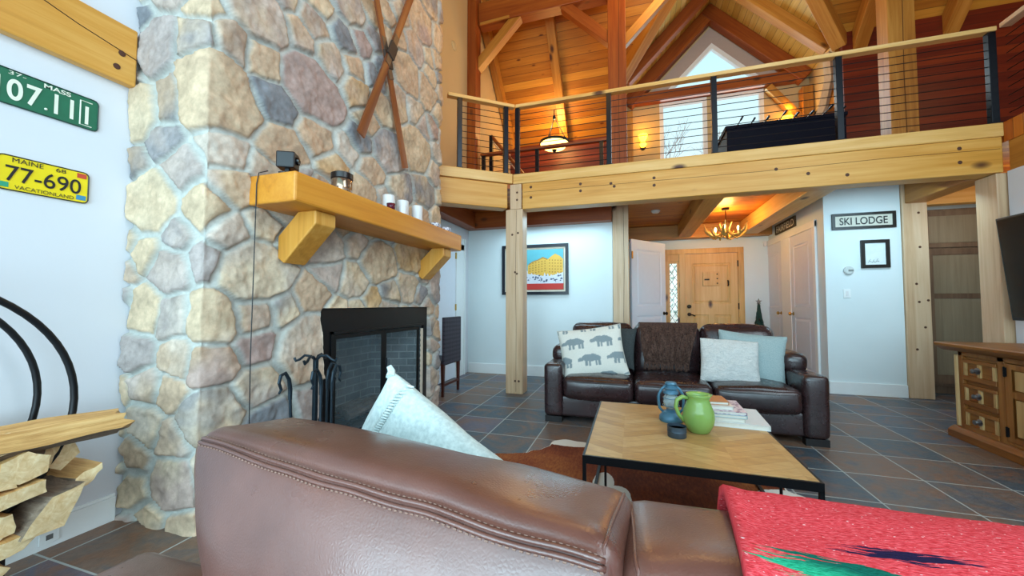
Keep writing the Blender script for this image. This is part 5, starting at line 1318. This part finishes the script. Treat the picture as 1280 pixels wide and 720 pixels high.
def bl(u, v):
    d = (1-v)*pl_[-1]; i = max(j for j in range(len(prof)-1) if pl_[j] <= d+1e-9); t = (d-pl_[i])/(pl_[i+1]-pl_[i])
    y = prof[i][0]+(prof[i+1][0]-prof[i][0])*t; z = prof[i][1]+(prof[i+1][1]-prof[i][1])*t
    x = BX0+(BX1-BX0)*u - .09*(1-u)*max(0, .6-v); sk = .02*(x-.4)
    n = noise.noise(Vector((x*6, v*7, 2)))*.009 + .003*noise.noise(Vector((x*40, v*50, 5)))
    return (x, y+sk+n*.6, z+n*.5+(.006*math.exp(-((u)/.02)**2)))
m = MB(); NU, NV = 90, 70; m.grid(bl, NU, NV)
o = m.build('red_blanket', blanketm(), smooth=True, merge=False); o.location = (0, .55, 0)
uvl = o.data.uv_layers.new(name='UVMap')
for p in o.data.polygons:
    for li in p.loop_indices:
        k = o.data.loops[li].vertex_index; uvl.data[li].uv = ((k % (NU+1))/NU, (k//(NU+1))/NV)
sm = o.modifiers.new('thickness', 'SOLIDIFY'); sm.thickness = .014; sm.offset = 1
tag(o, 'red woven blanket with a green and black figure draped over the foreground sofa back', 'blanket')
# ---- white fringed pillow behind the near sofa back
WF = fabric('white cotton', '#b2c0be', '#ccd8d5', 90, .4)
e, o, fn = cushion('white_fringed_pillow', 'pale fringed cotton pillow poking up behind the foreground sofa back', (-.495, .83, .725), math.radians(82), math.radians(-10), math.radians(-25), .50, .42, .18, WF, None, 12, .02, 26, .025)
m = MB(); rr = random.Random(6)
for k in range(60):
    a = -1+2*k/59; p = fn(-.72, a, 1)+Vector((0, 0, .002)); q = fn(-.63, a+.04, 1)+Vector((0, 0, .002))
    m.tube([p, (p+q)/2+Vector((0, 0, .006)), q], [.003, .004, .002], 5)
f = m.build('fringe', WF, e); f['kind'] = 'stuff'
m = MB(); m.tube([fn(-.72, -.95+.1*k, 1) for k in range(20)], .004, 6); m.tube([fn(-.45+.5*math.sin(k*.16), .15-.12*k*.55+.35*math.sin(k*.3), 1) for k in range(11)], .006, 6); m.build('seam', WF, e, True)
m = MB(); m.tube([fn(-.96, .96, 1), fn(-1, 1, 1), fn(-1, 1, 1)+Vector((-.012, .008, .004))], [.013, .010, .007], 7); m.build('corner_tassel', WF, e)

# ================================================================== GALLERY FURNITURE
e = thing('foosball_table', 'black foosball table with handled rods behind the gallery railing', 'game table', (2.07, 6.55, 2.956))
FB = plain('black table laminate', '#05081a', .6, 0, .1, spec=.15)
m = MB(); m.box(-.72, .72, -.36, .36, .42, .80); m.build('cabinet', FB, e, bevel=.008)
m = MB(); m.box(-.735, .735, -.375, -.335, .79, .84); m.box(-.735, .735, .335, .375, .79, .84); m.box(-.735, -.69, -.335, .335, .79, .84); m.box(.69, .735, -.335, .335, .79, .84); m.build('top_rail', FB, e, bevel=.004)
for sx in (-1, 1):
    for sy in (-1, 1): m = MB(); m.box(sx*.64-.06, sx*.64+.06, sy*.28-.06, sy*.28+.06, .002, .43); m.build('leg', FB, e, bevel=.004)
for k in range(8):
    x = -.60+k*.171; L = .16 if k % 3 else .26
    m = MB(); m.tube([(x, -.36-L, .80), (x, .36, .80)], .008, 6); r_ = m.build('rod', CHROME, e)
    m = MB(); m.tube([(x, -.36-L-.10, .80), (x, -.36-L, .80)], .014, 8); m.build('rod_handle', SATIN, r_)
# hanging bowl lamp
AL = plain('alabaster glow', '#f4dc9a', .4, 0, .35, 12, emit=5, ec='#ffd070')
e = thing('bowl_pendant', 'glowing alabaster bowl pendant with iron straps over the left gallery', 'pendant light', (-1.535, 7.85, 4.41))
e.scale = (1.13, 1.13, 1.13)
m = MB(); m.lathe([(0, .03), (.10, .035), (.20, .075), (.262, .15), (.27, .18), (.255, .18), (.245, .155), (.19, .09), (.09, .05), (0, .046)], 32); m.build('bowl', AL, e, True)
m = MB(); m.lathe([(.262, .145), (.278, .15), (.282, .17), (.276, .186), (.266, .186), (.266, .15)], 32); m.build('band', IRON, e, ang=.6)
m = MB(); m.lathe([(0, -.02), (.015, -.015), (.03, .0), (.045, .03), (.06, .04), (0, .04)], 16); m.build('finial', IRON, e, True)
for k in range(3):
    a = k*2*PI/3+.4; m = MB(); m.tube([(.26*math.cos(a), .26*math.sin(a), .18), (.16*math.cos(a), .16*math.sin(a), .36), (.02*math.cos(a), .02*math.sin(a), .62)], .007, 6); m.build('strap', IRON, e)
m = MB(); m.tube([(0, 0, .60), (0, 0, .80)], .009, 6); m.lathe([(0, .60), (.03, .61), (.03, .66), (.012, .70), (0, .7)], 12); m.build('stem', IRON, e)
# sconces on the gable wall
SCG = plain('amber sconce glass', '#ffd24a', .3, emit=7, ec='#ffbe30')
for x, lb in ((.27, 'glowing amber wall sconce left of the gable windows'), (3.02, 'glowing amber wall sconce right of the gable windows')):
    e = thing('wall_sconce', lb, 'wall light', (x, 8.995, 4.82), 0, 'gable wall sconces')
    m = MB(); m.lathe([(0, .03), (.05, .025), (.06, 0), (0, 0)], 16, (0, 0, -.1), Matrix.Rotation(PI/2, 3, 'X')); m.tube([(0, -.02, -.1), (0, -.1, -.12), (0, -.12, -.04)], .01, 6); m.build('bracket', BRONZE, e)
    m = MB(); m.lathe([(.03, -.04), (.06, .0), (.085, .06), (.10, .12), (.095, .12), (.08, .06), (.055, .0), (.0, -.03)], 20, (0, -.12, .02)); m.build('shade', SCG, e, True)
    m = MB(); m.lathe([(0, -.10), (.05, -.09), (.07, -.04), (.05, .0), (0, .0)], 18, (0, -.12, -.03)); m.build('lower_bowl', SCG, e, True)

# bare trees outside the gable
TW = plain('bare twigs', '#b08c88', .9)
for bx, by, sd, lb in ((.9, 12.5, 3, 'bare winter tree seen through the left gallery window'), (2.9, 13.2, 7, 'bare winter tree seen through the right gallery window')):
    m = MB(); rr = random.Random(sd)
    def br(p, d, L, r, dep):
        q = p+d*L; m.tube([p, q], [r, r*.7], 5)
        if dep == 0: return
        for _ in range(3 if dep > 1 else 2):
            br(q, (d+Vector((rr.uniform(-.7, .7), rr.uniform(-.4, .4), rr.uniform(-.1, .5)))).normalized(), L*rr.uniform(.6, .85), r*.62, dep-1)
    br(Vector((bx, by, 0)), Vector((0, 0, 1)), 3.4, .05, 0); br(Vector((bx, by, 3.4)), Vector((.05, 0, 1)).normalized(), 1.0, .035, 5)
    o = m.build('bare_tree', TW); tag(o, lb, 'tree', 'trees outside')

# ================================================================== LIGHT, WORLD, CAMERA
def light(nm, kind, loc, power, color, size=.1, rot=(0, 0, 0), sy=None, spread=None):
    l = bpy.data.lights.new(nm, kind); l.energy = power; l.color = lin(color)[:3]
    if kind == 'AREA':
        l.size = size
        if sy: l.shape = 'RECTANGLE'; l.size_y = sy
    elif kind == 'POINT': l.shadow_soft_size = size
    o = bpy.data.objects.new(nm, l); COL.objects.link(o); o.location = loc; o.rotation_euler = rot; return o
light('daylight_window', 'AREA', (.6, -2.7, 2.5), 290, '#c6ecff', 7.0, (math.radians(84), 0, 0), 3.4)
light('side_fill', 'AREA', (3.1, .6, 4.4), 150, '#dff4ff', 3.6, (0, math.radians(64), math.radians(0)), 2.4)  # added fill from the right, evens out chimney front and left wall
light('leather_highlight_fill', 'AREA', (-.4, -2.4, 1.1), 125, '#c8eeff', 4.2, (math.radians(90), 0, 0), 1.0)  # added low light, placed to put a highlight on the near leather
light('recess_fill', 'POINT', (4.2, 5.7, 2.3), 8, '#ffe6c8', .15)  # added fill that brightens the pantry recess, no fixture there
light('hall_fill', 'AREA', (-1.2, 5.7, 2.46), 22, '#c4ecff', 1.6, (0, 0, 0), .6)
light('pendant_bulb', 'POINT', (-1.535, 7.85, 4.95), 60, '#ffc878', .12)
light('sconce_bulb', 'POINT', (.27, 8.75, 5.1), 5, '#ffb84a', .06)
light('sconce_bulb', 'POINT', (3.02, 8.75, 5.1), 5, '#ffb84a', .06)
light('chandelier_bulb', 'POINT', (1.47, 7.0, 2.52), 32, '#ffc670', .12)
light('chimney_upper_fill', 'POINT', (-1.2, 4.4, 4.7), 10, '#ffb850', .2)  # added warm fill to turn the far upper stones golden
light('gable_daylight', 'AREA', (1.65, 8.9, 4.9), 45, '#c8f0ff', 2.0, (-PI/2, 0, 0), 1.6)
light('hall_wall_fill', 'AREA', (2.9, 5.35, 2.44), 12, '#c0ecff', .8, (math.radians(25), 0, 0), .4)  # added cyan fill under the gallery for the sign wall
light('gallery_warm_fill', 'POINT', (.6, 5.6, 6.2), 75, '#ffce88', .4)  # added warm fill for the loft, no visible fixture
light('gallery_right', 'POINT', (5.2, 6.0, 5.0), 16, '#ffce88', .3)
light('chimney_warm_fill', 'POINT', (-.6, 3.0, 5.0), 26, '#ffc060', .3)  # added warm fill toward the chimney, source unseen
w = bpy.data.worlds.new('sky'); SC.world = w; w.use_nodes = True
nt = w.node_tree; bg = nt.nodes['Background']
tcn = nt.nodes.new('ShaderNodeTexCoord'); sp = nt.nodes.new('ShaderNodeSeparateXYZ'); rp = nt.nodes.new('ShaderNodeValToRGB')
nt.links.new(tcn.outputs['Generated'], sp.inputs[0]); nt.links.new(sp.outputs[2], rp.inputs[0]); nt.links.new(rp.outputs[0], bg.inputs[0])
rp.color_ramp.elements[0].color = lin('#e6f6fa'); rp.color_ramp.elements[1].color = lin('#8fdcec'); rp.color_ramp.elements[0].position = .1; rp.color_ramp.elements[1].position = .8
bg.inputs[1].default_value = 1.35
cam = bpy.data.cameras.new('camera'); cam.sensor_width = 36; cam.lens = 477/1280*36; cam.clip_start = .05; cam.clip_end = 200
co = bpy.data.objects.new('camera', cam); COL.objects.link(co); co.location = (0, 0, 1.2)
co.rotation_euler = (math.radians(92.33), 0, math.radians(17.5)); SC.camera = co
SC.view_settings.view_transform = 'Standard'; SC.view_settings.look = 'None'; SC.view_settings.exposure = 0; SC.view_settings.gamma = 1
SC.cycles.use_denoising = True; SC.cycles.max_bounces = 8; SC.cycles.transparent_max_bounces = 16; SC.cycles.sample_clamp_indirect = 6
